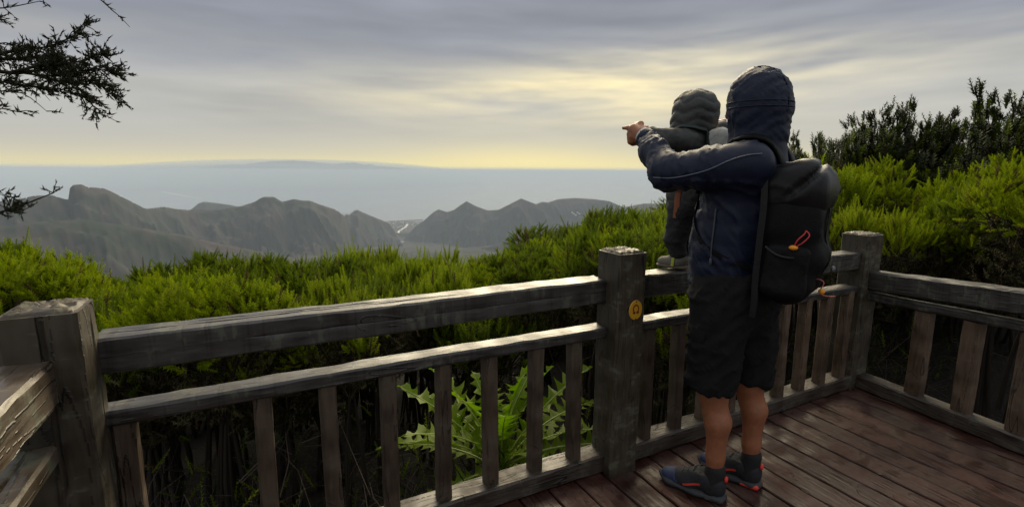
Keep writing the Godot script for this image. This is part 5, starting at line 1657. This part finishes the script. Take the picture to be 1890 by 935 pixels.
	part("bag", blob_mesh([["box", V.call(-0.015, 0.52, -0.155), Basis(Vector3.RIGHT, 0.08), V.call(0.062, 0.105, 0.014), 0.034]], 0.008, 0.008, [], func(p: Vector3, n: Vector3) -> float: return 0.006 * wr.get_noise_3d(p.x * 16.0, p.y * 16.0, p.z * 16.0)), cloth(Vector3(0.36, 0.36, 0.33), 0.85, 0.3, 440, 6.0, 0.2), b)
	part("back_panel", blob_mesh([["box", V.call(-0.01, 0.52, -0.118), Basis(Vector3.RIGHT, 0.04), V.call(0.075, 0.11, 0.004), 0.012]], 0.008, 0.006), cloth(Vector3(0.016, 0.026, 0.022), 0.8, 0.3, 445, 6.0, 0.3), b)
	part("grab_patch", blob_mesh([["box", V.call(-0.012, 0.648, -0.122), Basis(Vector3.RIGHT, 0.5), V.call(0.026, 0.006, 0.010), 0.008]], 0.005, 0.005), tint("patch_orange", lin(0.42, 0.18, 0.035), 0.7), b)
	part("teal_trim", wire([V.call(0.078, 0.46, -0.155), V.call(0.072, 0.42, -0.165), V.call(0.03, 0.40, -0.175)], 0.009), tint("teal", lin(0.03, 0.10, 0.10), 0.7), b)
	for sx in [1.0, -1.0]:
		var sp := PackedVector3Array()
		for q in curve_pts([V.call(0.055 * sx, 0.62, -0.13), V.call(0.06 * sx, 0.665, -0.05), V.call(0.062 * sx, 0.62, 0.08), V.call(0.075 * sx, 0.5, 0.11), V.call(0.115 * sx, 0.44, 0.0), V.call(0.09 * sx, 0.43, -0.12)], 24): sp.append(snap(jb, 0.010, q, 0.004))
		part("shoulder_strap", ribbon(sp, 0.026, 0.007, func(p: Vector3) -> Vector3: return (p - V.call(0.04 * sx, minf(p.y, 0.57), 0)).normalized()), tint("strap_dark", lin(0.02, 0.03, 0.027), 0.8), b)
	# tan strap that hangs down at the side
	var ts := PackedVector3Array()
	for q in [[1252, 335], [1252, 352], [1250, 368], [1249, 385], [1247, 402]]: ts.append(local_px(C, q[0], q[1], 0.115))
	part("hanging_strap", ribbon(curve_pts(Array(ts), 12), 0.024, 0.004, func(p: Vector3) -> Vector3: return Vector3(1, 0, -0.5)), tint("strap_tan", lin(0.30, 0.10, 0.045), 0.6), b)
	part("strap_keeper", ribbon(PackedVector3Array([ts[1] + V.call(0.003, 0.004, 0), ts[1] + V.call(0.003, -0.004, 0)]), 0.030, 0.006, func(p: Vector3) -> Vector3: return Vector3(1, 0, -0.5)), tint("strap_brown", lin(0.10, 0.03, 0.015), 0.6), b)

func _ready() -> void:
	# camera
	var cam := Camera3D.new()
	cam.name = "camera"
	cam.fov = rad_to_deg(2.0 * atan(467.5 / FOCAL))
	cam.near = 0.05
	cam.far = 200000.0
	cam.position = EYE
	cam_basis = Basis.from_euler(Vector3(rad(-PITCH), 0, 0)) * Basis(Vector3(0, 0, 1), rad(ROLL))
	cam.basis = cam_basis
	add_child(cam)
	cam.make_current()
	# sky, haze, exposure
	var env := Environment.new()
	env.background_mode = Environment.BG_SKY
	env.sky = Sky.new()
	env.sky.sky_material = build_sky()
	env.tonemap_mode = Environment.TONE_MAPPER_LINEAR
	env.tonemap_exposure = 1.0
	env.volumetric_fog_enabled = true
	env.volumetric_fog_density = 0.0          # the air on the deck is clear; the sea haze is built as volumes
	env.sdfgi_enabled = true
	env.ssao_enabled = true
	env.ssil_enabled = true
	var we := WorldEnvironment.new()
	we.name = "environment"
	we.environment = env
	add_child(we)
	# sun behind thin cloud, ahead and a little to the right
	var sun := DirectionalLight3D.new()
	sun.name = "sun"
	sun.light_energy = 1.5
	sun.light_color = Color(1.0, 0.93, 0.78)
	sun.light_angular_distance = 45.0
	sun.shadow_enabled = true
	sun.rotation = Vector3(rad(-34.0), rad(180.0 - SUN_AZ), 0)
	add_child(sun)
	rng.seed = 1
	edge_noise.seed = 8
	edge_noise.frequency = 1.0
	edge_noise.fractal_octaves = 2
	M.timber = timber(Vector3(0.020, 0.015, 0.011), Vector3(0.075, 0.058, 0.044), 0.25, 0.45, 0.85, 100)
	M.rail = timber(Vector3(0.014, 0.013, 0.0115), Vector3(0.060, 0.054, 0.049), 0.35, 0.4, 0.75, 110, 1.0, 0.45)
	M.rail_worn = timber(Vector3(0.034, 0.021, 0.014), Vector3(0.135, 0.105, 0.072), 0.7, 0.3, 0.7, 130, 0.3, 0.6)
	M.post = timber(Vector3(0.022, 0.017, 0.011), Vector3(0.080, 0.064, 0.042), 0.45, 0.5, 0.9, 140)
	M.baluster_warm = timber(Vector3(0.045, 0.027, 0.017), Vector3(0.150, 0.098, 0.062), 0.3, 0.5, 0.9, 155)
	M.baluster = M.baluster_warm.duplicate()
	M.baluster.albedo_color = lin(0.66, 0.70, 0.72)
	M.plank_a = timber(Vector3(0.024, 0.0095, 0.0065), Vector3(0.072, 0.029, 0.020), 0.12, 0.36, 0.95, 160, 0.0, 0.35)
	M.plank_a.metallic_specular = 0.45
	M.plank_b = M.plank_a.duplicate()
	M.plank_b.albedo_color = lin(0.80, 0.84, 0.86)
	M.plank_c = M.plank_a.duplicate()
	M.plank_c.albedo_color = lin(0.92, 0.86, 0.82)
	for k in ["rail", "rail_worn"]:         # a film of rain
		M[k].clearcoat_enabled = true
		M[k].clearcoat = 0.3
		M[k].clearcoat_roughness = 0.3
	build_far()
	build_ground()
	build_deck()
	build_rails()
	build_man()
	build_child()
	build_heath()
	build_bank_trees()
	build_old_tree()
	build_thistle()
	build_undergrowth()
